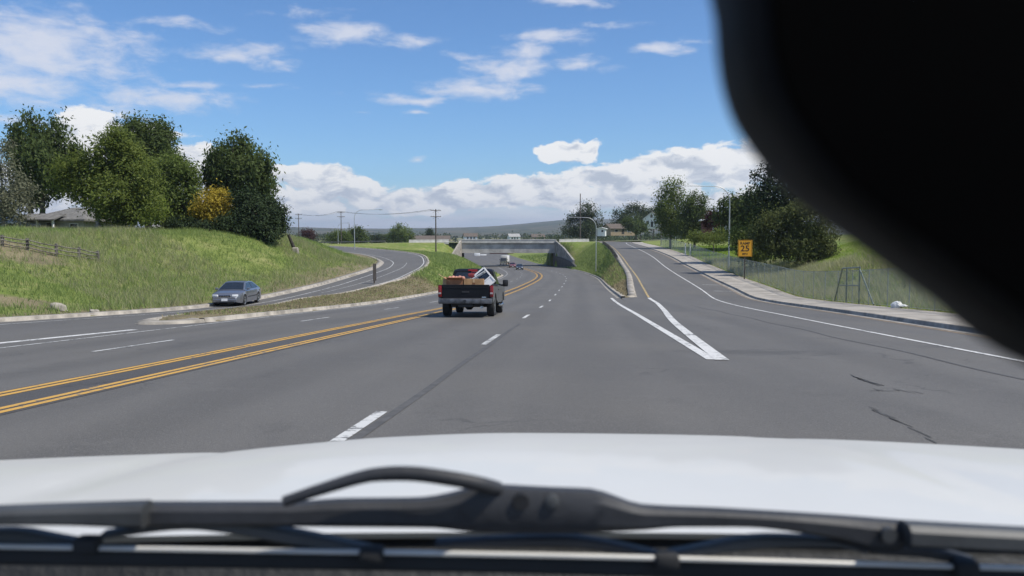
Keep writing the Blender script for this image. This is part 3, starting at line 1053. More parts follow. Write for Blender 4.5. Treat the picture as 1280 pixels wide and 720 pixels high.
# ------------------------------------------------------------------ trees
LEAF = {
    'dark': leaf_mat("leaf_dark", (0.056, 0.084, 0.025), (0.112, 0.150, 0.044), .48),
    'mid': leaf_mat("leaf_mid", (0.090, 0.130, 0.028), (0.158, 0.204, 0.050), .48),
    'olive': leaf_mat("leaf_olive", (0.120, 0.156, 0.032), (0.185, 0.225, 0.052), .5),
    'bright': leaf_mat("leaf_bright", (0.125, 0.175, 0.024), (0.21, 0.265, 0.045), 0.45),
    'yellow': leaf_mat("leaf_yellow", (0.30, 0.225, 0.03), (0.46, 0.36, 0.05), 0.4),
    'pale': leaf_mat("leaf_pale", (0.13, 0.138, 0.085), (0.20, 0.205, 0.13), .4),
    'pine': leaf_mat("leaf_pine", (0.024, 0.038, 0.016), (0.052, 0.078, 0.034), 0.2),
    'maroon': leaf_mat("leaf_maroon", (0.045, 0.018, 0.016), (0.085, 0.036, 0.032)),
    'far': leaf_mat("leaf_far", (0.034, 0.052, 0.022), (0.072, 0.094, 0.038), .3),
    'brush': leaf_mat("leaf_brush", (0.072, 0.090, 0.030), (0.125, 0.144, 0.048), .45),
}


def leaf_cloud(name, clumps, per, spread, size, seed, material, parent=None, flat=0.75, flame=0.0):
    """clumps: (n,3) centres; leaves scattered round each as small lozenges of two triangles"""
    r = np.random.RandomState(seed)
    n = len(clumps); N = n * per
    cs = np.repeat(clumps, per, 0)
    off = r.normal(size=(N, 3)) * np.asarray(spread) * r.uniform(0.65, 1.25, (n, 1)).repeat(per, 0)
    c = cs + off
    nrm = r.normal(size=(N, 3)) + np.array([0, 0, 0.7])
    ctr = clumps.mean(0)
    o = c - ctr; o /= np.linalg.norm(o, axis=1)[:, None] + 1e-6
    nrm += 0.9 * o
    nrm /= np.linalg.norm(nrm, axis=1)[:, None]
    a = np.cross(nrm, r.normal(size=(N, 3))); a /= np.linalg.norm(a, axis=1)[:, None]
    a[:, 2] *= (1 + flame); b = np.cross(nrm, a)
    s = size * r.uniform(0.6, 1.45, (N, 1))
    V = np.stack([c + a * s, c + b * s * flat * .55, c - a * s, c - b * s * flat * .55], 1).reshape(-1, 3)
    F = np.arange(N * 4).reshape(N, 4)
    tint = np.clip(0.5 + r.normal(size=n).repeat(per) * 0.26 + r.normal(size=N) * 0.10, 0, 1)
    return np_mesh(name, V, F, material, parent, fattr={'tint': tint})


def lobes_to_clumps(lobes, n, seed, shell=0.55):
    r = np.random.RandomState(seed)
    L = np.array(lobes, float)
    w = L[:, 3] * L[:, 4] * L[:, 5]; w = w ** 0.75; w /= w.sum()
    k = r.choice(len(L), n, p=w)
    d = r.normal(size=(n, 3)); d /= np.linalg.norm(d, axis=1)[:, None]
    rad = (r.uniform(shell ** 3, 1.0, n)) ** (1 / 3)
    rad = rad * np.where(r.rand(n) < 0.14, r.uniform(1.0, 1.24, n), 1.0)      # sprays beyond the outline
    c = L[k, :3] + d * rad[:, None] * L[k, 3:6]
    keep = np.ones(n, bool)
    for _ in range(5 + len(L)):                                              # gaps between the boughs
        q = r.randint(len(L)); v = r.normal(size=3); v /= np.linalg.norm(v)
        o = L[q, :3] + v * 0.85 * L[q, 3:6]
        keep &= (np.linalg.norm((c - o) / L[q, 3:6], axis=1) > r.uniform(0.28, 0.5)) | (r.rand(n) < 0.12)
    return c[keep]


def tree(name, label, cat, base, lobes, leaf, n=150, per=34, size=0.2, spread=0.5, trunk_r=0.25, bark=None, seed=1, group=None, fork=0.3, shell=0.55, trunks=1, flame=0.0):
    """lobes in metres about the base"""
    root = empty(name, base, 0, label, cat, group)
    r = random.Random(seed)
    L = np.array(lobes, float)
    top = (L[:, 2] + L[:, 5]).max()
    mb = MB()
    for t in range(trunks):
        ox = (t - (trunks - 1) / 2) * trunk_r * 2.5
        hh = top * 0.78
        pts = [(ox, 0, -0.4)]
        for k in range(1, 7):
            f = k / 6
            pts.append((ox * (1 + f * 2) + r.uniform(-.12, .12) * top * .12 * f, r.uniform(-.1, .1) * top * .1 * f, hh * f))
        mb.tube(pts, [trunk_r * (1.25 if k == 0 else 1 - 0.85 * k / 6) for k in range(7)], 9)
        for q, lb in enumerate(lobes):
            f = max(fork, min(0.8, (lb[2] - lb[5] * 0.4) / hh))
            i = min(5, int(f * 6)); g = f * 6 - i
            s = Vector(pts[i]).lerp(Vector(pts[i + 1]), g)
            for _ in range(2):
                e = Vector(lb[:3]) + Vector((r.uniform(-.6, .6) * lb[3], r.uniform(-.6, .6) * lb[4], r.uniform(-.2, .7) * lb[5]))
                m_ = s.lerp(e, 0.5) + Vector((r.uniform(-.3, .3), r.uniform(-.3, .3), -0.06 * (e - s).length))
                mb.tube([s, m_, e], [trunk_r * .38, trunk_r * .24, trunk_r * .06], 6)
    mb.build("trunk", bark or M_BARK, root, 60)
    cl_ = lobes_to_clumps(lobes, int(n * 1.5), seed, shell)
    leaf_cloud("crown", cl_, int(per * 2.0), spread, size * .84, seed + 7, LEAF[leaf], root, flame=flame)
    return root


def px_lobes(base, pix, d, seed=0, grow=0.98):
    """lobes given as photo pixels (cx, cy, rx, ry) at the tree's own distance, made as deep as they are wide"""
    r = random.Random(seed)
    out = []
    for (cx, cy, rx, ry) in pix:
        dy = r.uniform(-0.5, 0.5) * rx / FOC * d
        p = at(cx, cy, d) - Vector(base)
        out.append((p.x, dy, p.z, grow * rx / FOC * d, 0.9 * grow * rx / FOC * d, grow * ry / FOC * d))
    return out


def ptree(name, label, cat, px, d, pix, leaf, sink=0.2, **kw):
    x = (px - 640) / FOC * d
    base = (x, d, gz(x, d) - 0.0)
    kw.setdefault('seed', int(px) + 11)
    return tree(name, label, cat, base, px_lobes(base, pix, d, kw['seed']), leaf, **kw)


GL = "trees on the grassy hilltop at left"
ptree("birch_tree", "grey green thin leaved tree with pale trunk at the left picture edge", "tree", 6, 80,
      [(2, 215, 22, 22), (12, 238, 28, 24), (-15, 240, 28, 26), (20, 262, 24, 16), (-10, 268, 24, 14), (0, 190, 12, 18)], 'pale', n=120, per=26, size=0.16, spread=0.45, trunk_r=0.2, bark=M_BARK_PALE, group=GL, shell=0.3)
ptree("cottonwood_tree", "tall dark cottonwood with upright feathery top behind the grey house", "tree", 48, 98,
      [(40, 165, 16, 22), (66, 168, 15, 22), (30, 190, 22, 24), (58, 200, 30, 26), (82, 198, 14, 22), (40, 232, 28, 22), (20, 180, 12, 20), (75, 225, 22, 20), (95, 205, 10, 18)], 'dark', n=200, per=40, size=0.21, spread=(0.45, 0.45, 0.75), trunk_r=0.38, trunks=2, group=GL, shell=0.45, flame=0.6)
ptree("broadleaf_tree", "large round olive green tree with grey forked trunk in front of the house", "tree", 124, 74,
      [(140, 195, 34, 30), (112, 220, 34, 26), (165, 222, 34, 28), (145, 242, 44, 24), (92, 232, 24, 18), (178, 255, 26, 20), (150, 178, 18, 14), (150, 266, 30, 10), (88, 215, 16, 18)], 'olive', n=260, per=40, size=0.17, spread=0.42, trunk_r=0.22, bark=M_BARK_PALE, group=GL)
ptree("broadleaf_tree", "tall dark green tree with domed top rising behind the olive tree", "tree", 186, 96,
      [(186, 172, 30, 22), (168, 168, 20, 16), (205, 178, 16, 18), (186, 200, 34, 26), (150, 195, 18, 22), (205, 215, 24, 26)], 'dark', n=190, per=42, size=0.21, spread=0.5, trunk_r=0.35, group=GL)
ptree("broadleaf_tree", "mid green tree with drooping right side beside the golden tree", "tree", 206, 88,
      [(212, 215, 30, 20), (220, 240, 30, 22), (200, 252, 26, 20), (236, 262, 18, 18), (215, 268, 30, 14), (240, 232, 10, 12)], 'mid', n=180, per=40, size=0.19, spread=0.45, trunk_r=0.28, group=GL, seed=5)
ptree("broadleaf_tree", "small bright yellow green tree under the tall dark trees", "tree", 165, 82,
      [(178, 258, 26, 18), (190, 264, 14, 12), (160, 266, 20, 12)], 'bright', n=110, per=36, size=0.16, spread=0.36, trunk_r=0.14, group=GL)
ptree("golden_tree", "golden yellow leaved small tree between two dark green trees", "tree", 264, 84,
      [(264, 254, 19, 16), (275, 250, 12, 12), (256, 266, 14, 10), (270, 268, 14, 8)], 'yellow', n=95, per=34, size=0.15, spread=0.33, trunk_r=0.12, group=GL)
ptree("cottonwood_tree", "big dark green tree with spiky rounded top nearest the road cut", "tree", 298, 92,
      [(296, 195, 24, 22), (286, 212, 26, 24), (316, 215, 24, 26), (300, 240, 40, 26), (330, 212, 11, 18), (272, 205, 14, 18), (292, 180, 12, 12), (300, 268, 42, 18), (268, 232, 12, 16), (290, 282, 36, 9)], 'dark', n=260, per=42, size=0.2, spread=(0.42, 0.42, 0.6), trunk_r=0.35, group=GL, flame=0.5)
ptree("pine_tree", "low dark pine with ragged side at the right end of the hilltop row", "tree", 316, 84,
      [(322, 262, 26, 18), (340, 270, 17, 13), (308, 250, 18, 14), (325, 281, 32, 10), (350, 276, 8, 9), (300, 279, 26, 11), (338, 284, 20, 8), (318, 291, 28, 7), (338, 292, 16, 6)], 'pine', n=190, per=42, size=0.16, spread=0.36, trunk_r=0.2, group=GL)
ptree("hedge_bush", "dark shrub under the mid green tree on the hilltop", "bush", 228, 83,
      [(214, 283, 16, 8), (240, 284, 16, 8), (262, 286, 14, 6)], 'pine', n=70, per=34, size=0.14, spread=0.3, trunk_r=0.08)

GR = "trees on the right behind the fence"
ptree("poplar_tree", "slender airy poplar standing above the end of the exit ramp", "tree", 838, 165,
      [(836, 240, 9, 12), (832, 258, 13, 14), (850, 252, 10, 14), (838, 275, 17, 16), (846, 230, 6, 7), (824, 245, 5, 6), (850, 285, 14, 10)], 'mid', n=120, per=36, size=0.24, spread=(0.6, 0.6, 0.9), trunk_r=0.22, group=GR, shell=0.2)
ptree("broadleaf_tree", "dark rounded tree beside the slender poplar", "tree", 868, 160,
      [(868, 255, 14, 14), (866, 275, 18, 16), (880, 268, 10, 12), (858, 286, 14, 9)], 'dark', n=120, per=36, size=0.24, spread=0.55, trunk_r=0.25, group=GR)
ptree("maroon_tree", "small dark maroon tree in front of the brick house", "tree", 892, 140,
      [(892, 274, 9, 9), (886, 278, 6, 6)], 'maroon', n=50, per=30, size=0.18, spread=0.35, trunk_r=0.1)
ptree("broadleaf_tree", "broad dark tree above the yellow speed sign, left of the tall tree", "tree", 945, 112,
      [(915, 262, 18, 11), (940, 256, 22, 14), (960, 270, 28, 18), (925, 277, 26, 12), (906, 272, 12, 9)], 'dark', n=190, per=40, size=0.23, spread=0.55, trunk_r=0.3, group=GR)
ptree("broadleaf_tree", "tallest dull green tree at right, partly hidden by the black mirror", "tree", 1000, 92,
      [(986, 214, 16, 12), (972, 240, 18, 12), (1000, 250, 28, 16), (1030, 250, 26, 22), (985, 268, 32, 16), (1040, 225, 26, 22), (958, 226, 15, 14), (966, 204, 10, 10), (945, 246, 17, 12), (1012, 204, 18, 14), (976, 213, 12, 14)], 'pine', n=210, per=34, size=0.2, spread=0.42, trunk_r=0.35, group=GR, shell=0.35)
ptree("broadleaf_tree", "full brownish green tree with low branches just behind the wire fence", "tree", 1010, 86,
      [(975, 285, 26, 20), (1005, 275, 30, 24), (1025, 298, 22, 18), (985, 308, 30, 14), (1015, 316, 26, 10), (955, 300, 16, 16), (1000, 298, 30, 20)], 'brush', n=240, per=40, size=0.17, spread=0.42, trunk_r=0.2, group=GR)
ptree("shrub", "green shrub behind the fence below the yellow speed sign", "bush", 945, 92,
      [(940, 302, 18, 14), (925, 298, 10, 12), (958, 310, 16, 12), (940, 318, 20, 8)], 'mid', n=130, per=36, size=0.16, spread=0.38, trunk_r=0.08)
ptree("shrub", "low pale green shrub between the light pole and the poplar", "bush", 895, 130,
      [(890, 298, 16, 6), (872, 296, 10, 5), (905, 294, 12, 8)], 'olive', n=90, per=30, size=0.16, spread=0.35, trunk_r=0.06)

GF = "trees round the houses beyond the cross street"
ptree("broadleaf_tree", "large far tree behind the tall utility pole right of the overpass", "tree", 733, 330,
      [(733, 265, 12, 11), (722, 278, 14, 12), (742, 272, 10, 12), (735, 288, 22, 10), (712, 288, 10, 8), (748, 284, 8, 9)], 'far', n=130, per=32, size=0.42, spread=0.95, trunk_r=0.4, group=GF)
ptree("broadleaf_tree", "wide far tree behind the low brown roofed house", "tree", 795, 340,
      [(795, 264, 14, 9), (775, 274, 12, 10), (790, 277, 22, 10), (770, 282, 12, 7), (806, 272, 9, 9)], 'far', n=120, per=32, size=0.42, spread=0.95, trunk_r=0.4, group=GF)
ptree("broadleaf_tree", "far tree rising behind the white gabled house", "tree", 816, 345,
      [(816, 268, 10, 8), (824, 274, 10, 8), (812, 277, 10, 8)], 'far', n=80, per=30, size=0.42, spread=0.9, trunk_r=0.35, group=GF)
ptree("broadleaf_tree", "dark tree left of the white gabled house, over its shed", "tree", 800, 300,
      [(796, 284, 8, 7), (788, 280, 9, 6), (804, 283, 5, 6)], 'dark', n=70, per=30, size=0.36, spread=0.7, trunk_r=0.25, group=GF)
ptree("broadleaf_tree", "bright leafy tree left of the long white building", "tree", 502, 380,
      [(502, 290, 12, 8), (494, 296, 8, 6), (510, 296, 8, 6)], 'mid', n=70, per=30, size=0.42, spread=0.9, trunk_r=0.3, group=GF)
ptree("broadleaf_tree", "round dark tree behind the curved street light at left", "tree", 446, 300,
      [(446, 292, 8, 7), (441, 299, 8, 6), (452, 299, 7, 6)], 'dark', n=80, per=30, size=0.36, spread=0.75, trunk_r=0.3, group=GF)
ptree("broadleaf_tree", "pale green tree behind the left pair of utility poles", "tree", 420, 290,
      [(423, 296, 8, 6), (415, 299, 7, 5), (431, 298, 6, 6)], 'mid', n=70, per=30, size=0.34, spread=0.7, trunk_r=0.25, group=GF)
ptree("broadleaf_tree", "small reddish brown tree near the leftmost utility pole", "tree", 384, 330,
      [(384, 292, 7, 5), (390, 295, 6, 4)], 'maroon', n=40, per=26, size=0.3, spread=0.7, trunk_r=0.25, group=GF)
ptree("pine_tree", "small pointed conifer right beside the tall pole near the overpass", "tree", 537, 420,
      [(537, 291, 2.2, 5), (537, 296, 3.2, 5)], 'pine', n=40, per=30, size=0.4, spread=0.6, trunk_r=0.25)
ptree("broadleaf_tree", "dark bush like tree in the gap left of the bright leafy tree", "tree", 474, 420,
      [(474, 298, 9, 4), (466, 299, 6, 3.5), (484, 299, 6, 3.5)], 'far', n=60, per=28, size=0.4, spread=0.8, trunk_r=0.25, group=GF)


def woodland():
    """the far-off belt of trees across the valley, one mass"""
    r = np.random.RandomState(12)
    cs = []
    for _ in range(900):
        d = 480 + 1500 * r.rand() ** 1.5
        a = r.uniform(-0.34, 0.30)
        x = d * math.tan(a)
        if abs(x - float(cl(d))) < 32 and d < 700: continue
        # belts, denser along hedgerow lines
        if math.sin(d * 0.012 + a * 9) + 0.6 * math.sin(a * 31 + d * .004) < 0.0 and r.rand() < 0.8: continue
        h = r.uniform(3.5, 9) * (1.15 if d > 900 else 0.8)
        z = float(nat_z(np.array([x]), np.array([d]))[0])
        w = h * r.uniform(0.5, 0.9)
        for q in range(7):
            cs.append((x + r.normal() * w * .55, d + r.normal() * w * .5, z + h * r.uniform(0.1, 0.95)))
    o = leaf_cloud("woodland", np.array(cs), 9, 1.1, 1.0, 3, LEAF['far'])
    return tag(o, kind="stuff")


woodland()

# ------------------------------------------------------------------ poles
def utility_pole(px, d, ytop, arms, label, r=0.15, group="wooden utility poles"):
    x = (px - 640) / FOC * d
    z0 = gz(x, d)
    H = at(px, ytop, d).z - z0
    root = empty("utility_pole", (x, d, z0), R(8), label, "utility pole", group)
    MB().tube([(0, 0, -.6), (0, 0, H * .5), (0, 0, H)], [r * 1.15, r, r * .75], 10).build("pole", M_WOODP, root, 60)
    for k in range(arms):
        zz = H - 0.35 - k * 1.5
        mb = MB(); mb.box((0, -.16, zz), (2.6, .11, .14), bevel=.01)
        mb.box((.38, -.13, zz - .3), (.9, .03, .05), Matrix.Rotation(R(38), 3, 'Y')); mb.box((-.38, -.13, zz - .3), (.9, .03, .05), Matrix.Rotation(R(-38), 3, 'Y'))
        arm = mb.build("crossarm", M_WOODP, root)
        for q in (-1.15, -.55, .55, 1.15):
            MB().lathe([(.03, 0), (.06, .04), (.045, .1), (.06, .15), (.02, .2)], (q, -.16, zz + .07), 2, 8).build("insulator", M_GALV, arm, 50)
    root["_top"] = (x, d, z0 + H - .3)
    return root


poles = [utility_pole(374, 330, 267, 2, "utility pole with two crossarms standing leftmost near the small brownish tree"),
         utility_pole(427, 285, 264, 2, "utility pole with two crossarms beside the pale green tree"),
         utility_pole(437, 330, 280, 0, "short bare pole between the pale green tree and the curved street light"),
         utility_pole(545, 210, 261.5, 2, "tall brown utility pole on the grass bank just left of the overpass", 0.17),
         utility_pole(725, 262, 242, 0, "tall bare utility pole without crossarm right of the overpass", 0.17)]
utility_pole(826, 190, 256, 0, "thin bare pole in front of the slender poplar at the ramp end", 0.09)


def wires(a, b, label):
    A, B = Vector(a["_top"]), Vector(b["_top"])
    mb = MB()
    t = (B - A).normalized(); n = Vector((t.y, -t.x, 0))
    for o in (-1.1, 0.55, 1.1):
        pts = []
        for k in range(17):
            f = k / 16
            pts.append(A.lerp(B, f) + n * o + Vector((0, 0, .25 - 4.0 * f * (1 - f) * 1.1)))
        mb.tube(pts, 0.022, 5)
    return tag(mb.build("power_line", M_BLACK), label, "power line")


wires(poles[0], poles[1], "thin power lines strung between the two left utility poles")
wires(poles[1], poles[3], "thin power lines running to the tall brown pole near the overpass")
for p in poles:
    del p["_top"]


def street_light(px, ybase, d, ytop, reach, rot, label, r=0.09):
    """tapered steel pole, curved arm reaching out `reach` metres, flat lamp head"""
    x = (px - 640) / FOC * d
    z0 = gz(x, d)
    H = at(px, ytop, d).z - z0
    root = empty("street_light", (x, d, z0), rot, label, "street light", "curved steel street lights")
    bend = min(1.7, reach * .5)
    MB().tube([(0, 0, 0), (0, 0, H - bend)], [r, r * .7], 10).build("pole", M_GALV, root, 60)
    pts = [(-bend * (1 - math.cos(a)), 0, H - bend + bend * math.sin(a)) for a in np.linspace(0, math.pi / 2, 9)]
    pts.append((-reach, 0, H + .08))
    MB().tube(pts, [r * .7 - (r * .25) * i / (len(pts) - 1) for i in range(len(pts))], 8).build("arm", M_GALV, root, 60)
    mb = MB(); mb.box((-reach - .35, 0, H + .07), (.8, .3, .14), bevel=.05, seg=2)
    head = mb.build("lamp_head", M_GALV, root, 40)
    MB().box((-reach - .42, 0, H - .015), (.46, .22, .05), bevel=.02).build("lens", M_WHITE_LENS, head)
    mb = MB(); mb.lathe([(r * 2.1, -.5), (r * 2.1, .12), (r * 1.5, .16), (r * 1.3, .3)], (0, 0, 0), 2, 14); mb.build("base", M_CONC, root, 40)
    return root


street_light(911, 340, 98, 233, 5.6, 0, "tall curved street light on the right sidewalk beside the yellow speed sign")
street_light(745, 352, 148, 272, 4.2, 0, "curved street light on the grass island right of the overpass, arm to the left")
street_light(443.5, 318, 178, 262.5, 5.2, math.pi, "curved street light at the bend of the left ramp, arm to the right")
street_light(423, 306, 270, 279, 3.0, math.pi, "small far street light among the left utility poles")

# ------------------------------------------------------------------ signs
def text_mesh(name, body, size, m, parent, loc, rot=(math.pi / 2, 0, 0), depth=0.004, squash=1.0):
    cu = bpy.data.curves.new(name + "_cu", 'FONT')
    cu.body = body; cu.size = size; cu.align_x = 'CENTER'; cu.align_y = 'CENTER'; cu.extrude = depth; cu.offset = size * 0.012
    tmp = bpy.data.objects.new(name + "_tmp", cu)
    COL.objects.link(tmp)
    bpy.context.view_layer.update()
    me = bpy.data.meshes.new_from_object(tmp.evaluated_get(bpy.context.evaluated_depsgraph_get()))
    bpy.data.objects.remove(tmp)
    me.materials.clear(); me.materials.append(m)
    o = bpy.data.objects.new(name, me)
    COL.objects.link(o)
    o.parent = parent
    o.location = loc; o.rotation_euler = rot; o.scale = (squash, 1, 1)
    return o


def speed_sign():
    d = 80.0
    x = (931 - 640) / FOC * d
    z0 = gz(x, d)
    zc = at(931, 310.5, d).z
    root = empty("speed_sign", (x, d, z0), R(-6), "yellow advisory speed sign reading 25 on a post behind the wire fence", "road sign")
    M_Y = mat("sign_yellow", (0.78, 0.36, 0.012), 0.45, vary=0.04)
    M_K = mat("sign_black", (0.03, 0.008, 0.005), 0.6)
    h = zc - z0
    MB().box((0, .06, (h + .7) / 2 - .2), (.1, .1, h + 1.1), bevel=.005).build("post", M_WOODP, root)
    pan = MB().box((0, 0, h), (1.32, .02, 1.58), bevel=.006).build("panel", M_Y, root)
    mb = MB()
    for sx, sz, w, hh in ((0, .745, 1.22, .025), (0, -.745, 1.22, .025), (.6, 0, .025, 1.515), (-.6, 0, .025, 1.515)):
        mb.box((sx, -.014, h + sz), (w, .006, hh))
    mb.build("border", M_K, pan)
    text_mesh("lettering", "RAMP", 0.36, M_K, pan, (0, -.014, h + .47))
    text_mesh("lettering", "25", 0.78, M_K, pan, (0, -.014, h - .03), squash=1.1)
    text_mesh("lettering", "MPH", 0.25, M_K, pan, (0, -.014, h - .53))


speed_sign()


def small_sign(px, ytop, d, w, h, m, label, face_y=-1, post_r=.03, rz=0.0, back=None):
    x = (px - 640) / FOC * d
    z0 = gz(x, d)
    top = at(px, ytop, d).z - z0
    root = empty("road_sign", (x, d, z0), rz, label, "road sign")
    MB().box((0, .03, top / 2 - .2), (post_r * 2, post_r * 2, top + .4), bevel=.004).build("post", back or M_GALV, root)
    MB().box((0, -.012, top - h / 2), (w, .02, h), bevel=.006).build("panel", m, root)
    return root


M_DARKSIGN = mat("dark_sign_back", (0.05, 0.042, 0.035), 0.7, vary=0.1)
small_sign(468, 329.5, 73, .6, 1.5, M_DARKSIGN, "dark sign seen edge on in the dry median island beside the ramp", rz=R(72), post_r=.05, back=M_WOODP)
small_sign(844, 285, 172, .7, .8, mat("sign_green_yellow", (.62, .52, .05), .5), "small square yellow sign beside the exit ramp end, below the poplar", rz=R(-5))

# dark leaning stub with a pale concrete footing on the left slope
def leaning_post():
    p = on_ground(370, 316, 40, 140)
    root = empty("leaning_post", p, 0, "dark leaning post with a pale footing at the edge of the left slope", "post")
    top = at(360.5, 293.5, p.y) - p
    MB().tube([(0, 0, -.1), top * .5, top], [.19, .17, .14], 10).build("post", mat("dark_wood", (.04, .034, .028), .9, vary=.2), root, 50)
    MB().box((-.05, -.1, .05), (.75, .6, 1.0), bevel=.08, taper=(.8, .8)).build("footing", M_CONC, root)


leaning_post()

# ------------------------------------------------------------------ left split-rail fence
def rail_fence():
    pix = [(-28, 305), (3, 308), (34.5, 313), (70.7, 321), (99, 325.5), (123, 327.5)]
    pts = [on_ground(a, b, 36, 90) for a, b in pix]
    root = empty("rail_fence", pts[3], 0, "weathered wooden rail fence running down the left hillside", "fence")
    o = pts[3]
    hts = [.72, .74, .78, .86, .86, .72]
    for p, h in zip(pts, hts):
        q = p - o
        MB().box((q.x, q.y, q.z + h / 2 - .15), (.15, .15, h + .3), Matrix.Rotation(R(random.Random(int(p.x * 9)).uniform(-6, 6)), 3, 'Y'), bevel=.015).build("post", M_WOODF, root)
    for (p, h), (p2, h2) in zip(zip(pts, hts), zip(pts[1:], hts[1:])):
        for f in (.88, .58, .28):
            a = p - o + Vector((-.02, -.1, h * f)); b = p2 - o + Vector((.02, -.1, h2 * f - .05))
            MB().tube([a, (a + b) / 2 + Vector((0, 0, -.04)), b], .04, 6).build("rail", M_WOODF, root, 60)


rail_fence()

# ------------------------------------------------------------------ chain-link fence on the right
def mesh_mat():
    m = bpy.data.materials.new("chain_link"); m.use_nodes = True
    T = NT(m.node_tree); p = T.n['Principled BSDF']
    g = T.n.new('ShaderNodeTexCoord').outputs['UV']
    sep = T.n.new('ShaderNodeSeparateXYZ'); T.l.new(g, sep.inputs[0])
    u, v = sep.outputs[0], sep.outputs[1]
    fac = None
    for s in (1, -1):
        w = T.m('MULTIPLY', T.m('MULTIPLY_ADD', v, s, u), 1 / 0.075)
        w = T.m('ABSOLUTE', T.m('SUBTRACT', T.m('FRACT', w), 0.5))
        w = T.m('LESS_THAN', w, 0.085)
        fac = w if fac is None else T.m('MAXIMUM', fac, w)
    p.inputs['Base Color'].default_value = (0.42, 0.47, 0.41, 1)
    p.inputs['Roughness'].default_value = 0.6
    T.l.new(fac, p.inputs['Alpha'])
    return m


M_LINK = mesh_mat()
FENCE_OFF = WALK_W + 0.25


def fence_pt(s):
    q = offset_path(path_y(RK, z_rramp, s - .6, s + .6, .6), FENCE_OFF)[1]
    return Vector((q[0], q[1], q[2] + .16))


M_FPOST = mat('weathered_fence_post', (.25, .27, .24), .6, .2, vary=.1)


def chain_fence():
    ys = [9]
    while ys[-1] < 176:
        ys.append(ys[-1] + 3.05)
    P_ = [fence_pt(y) for y in ys]
    o = P_[0]
    root = empty("wire_fence", o, 0, "grey chain link fence along the back of the right sidewalk", "fence")
    H = 1.75
    for p in P_:
        q = p - o
        MB().tube([(q.x, q.y, q.z - .2), (q.x, q.y, q.z + H + .03)], .025, 8).build("post", M_FPOST, root, 60)
    MB().tube([p - o + Vector((0, 0, H)) for p in P_], .018, 6).build("top_rail", M_FPOST, root, 60)
    MB().tube([p - o + Vector((0, 0, .06)) for p in P_], .008, 5).build("tension_wire", M_GALV, root, 60)
    # woven mesh, hung on the outside of the posts
    V, L = [], 0.0
    rows = []
    for i, p in enumerate(P_):
        if i: L += (p - P_[i - 1]).length
        q = p - o
        rows.append(((q.x - .035, q.y, q.z + .04), (q.x - .035, q.y, q.z + H), L))
    mb = MB()
    bm = mb.bm
    uvl = bm.loops.layers.uv.new("UVMap")
    prev = None
    for a, b, l in rows:
        va, vb = bm.verts.new(a), bm.verts.new(b)
        if prev:
            f = bm.faces.new((prev[0], va, vb, prev[1]))
            for lp, uv in zip(f.loops, ((prev[2], 0), (l, 0), (l, H), (prev[2], H))):
                lp[uvl].uv = uv
        prev = (va, vb, l)
    mb.build("mesh", M_LINK, root, fix=False)
    # braced frame in the run (pull posts with diagonal stays)
    a, b = fence_pt(46.4), fence_pt(43.9)
    br = empty("fence_brace", a, 0, "green grey pipe brace frame with two slanting stays in the wire fence", "fence frame")
    M_P = mat("pipe_paint", (0.20, 0.235, 0.19), 0.5, vary=.15)
    t = (b - a); n = t.normalized()
    s0, s1 = -n * 2.6, t + n * 2.6
    out = Vector((-.1, 0, 0))
    MB().tube([out + Vector((0, 0, -.2)), out + Vector((0, 0, 1.95))], .05, 8).build("post", M_P, br, 60)
    MB().tube([out + t + Vector((0, 0, -.2)), out + t + Vector((0, 0, 1.95))], .05, 8).build("post", M_P, br, 60)
    MB().tube([out - n * 1.0 + Vector((0, 0, 1.9)), out + t + Vector((0, 0, 1.9))], .04, 8).build("top_bar", M_P, br, 60)
    MB().tube([out - n * 1.5 + Vector((0, 0, .95)), out + t + Vector((0, 0, .95))], .035, 8).build("middle_bar", M_P, br, 60)
    MB().tube([out - n * 1.0 + Vector((0, 0, 1.9)), out + s0 + Vector((0, 0, .03))], .042, 8).build("stay", M_P, br, 60)
    MB().tube([out + t + Vector((0, 0, 1.8)), out + s1 + Vector((0, 0, .03))], .042, 8).build("stay", M_P, br, 60)


chain_fence()

# guard rails: left edge of the exit ramp, and beyond the end of the entry ramp
def guard_rail(p, label):
    o = Vector(p[0])
    root = empty("guard_rail", o, 0, label, "guard rail")
    M_D = mat("weathered_guard_rail", (.14, .14, .14), .6, .4, vary=.2)
    for q in p:
        v = Vector(q) - o
        MB().box((v.x, v.y, v.z + .3), (.16, .2, 1.1), bevel=.01).build("post", M_WOODF, root)
    rows = []
    side = offset_path(p, .11) - np.array(o); deep = offset_path(p, .17) - np.array(o)
    for a, b in zip(side, deep):
        rows.append([((b if k else a)[0], (b if k else a)[1], a[2] + .42 + dz) for k, dz in ((0, 0), (1, .05), (1, .1), (0, .16), (1, .22), (1, .27), (0, .32))])
    MB().grid(rows).build("rail", M_D, root, 60)


guard_rail(offset_path(path_y(RI, z_rramp, 120, 204, 4.0), -0.7), "dark guard rail with short posts along the left edge of the exit ramp")
_gx = np.arange(-78, -34, 4.0)
guard_rail(np.stack([_gx, np.full_like(_gx, 252.0), z_cross(_gx) + .05], 1), "far dark guard rail across the top end of the left ramp")

# ------------------------------------------------------------------ houses
def roof_mat(name, c):
    return mat(name, c, 0.9, vary=.18, scale=2.5, bump=.3, bscale=8)


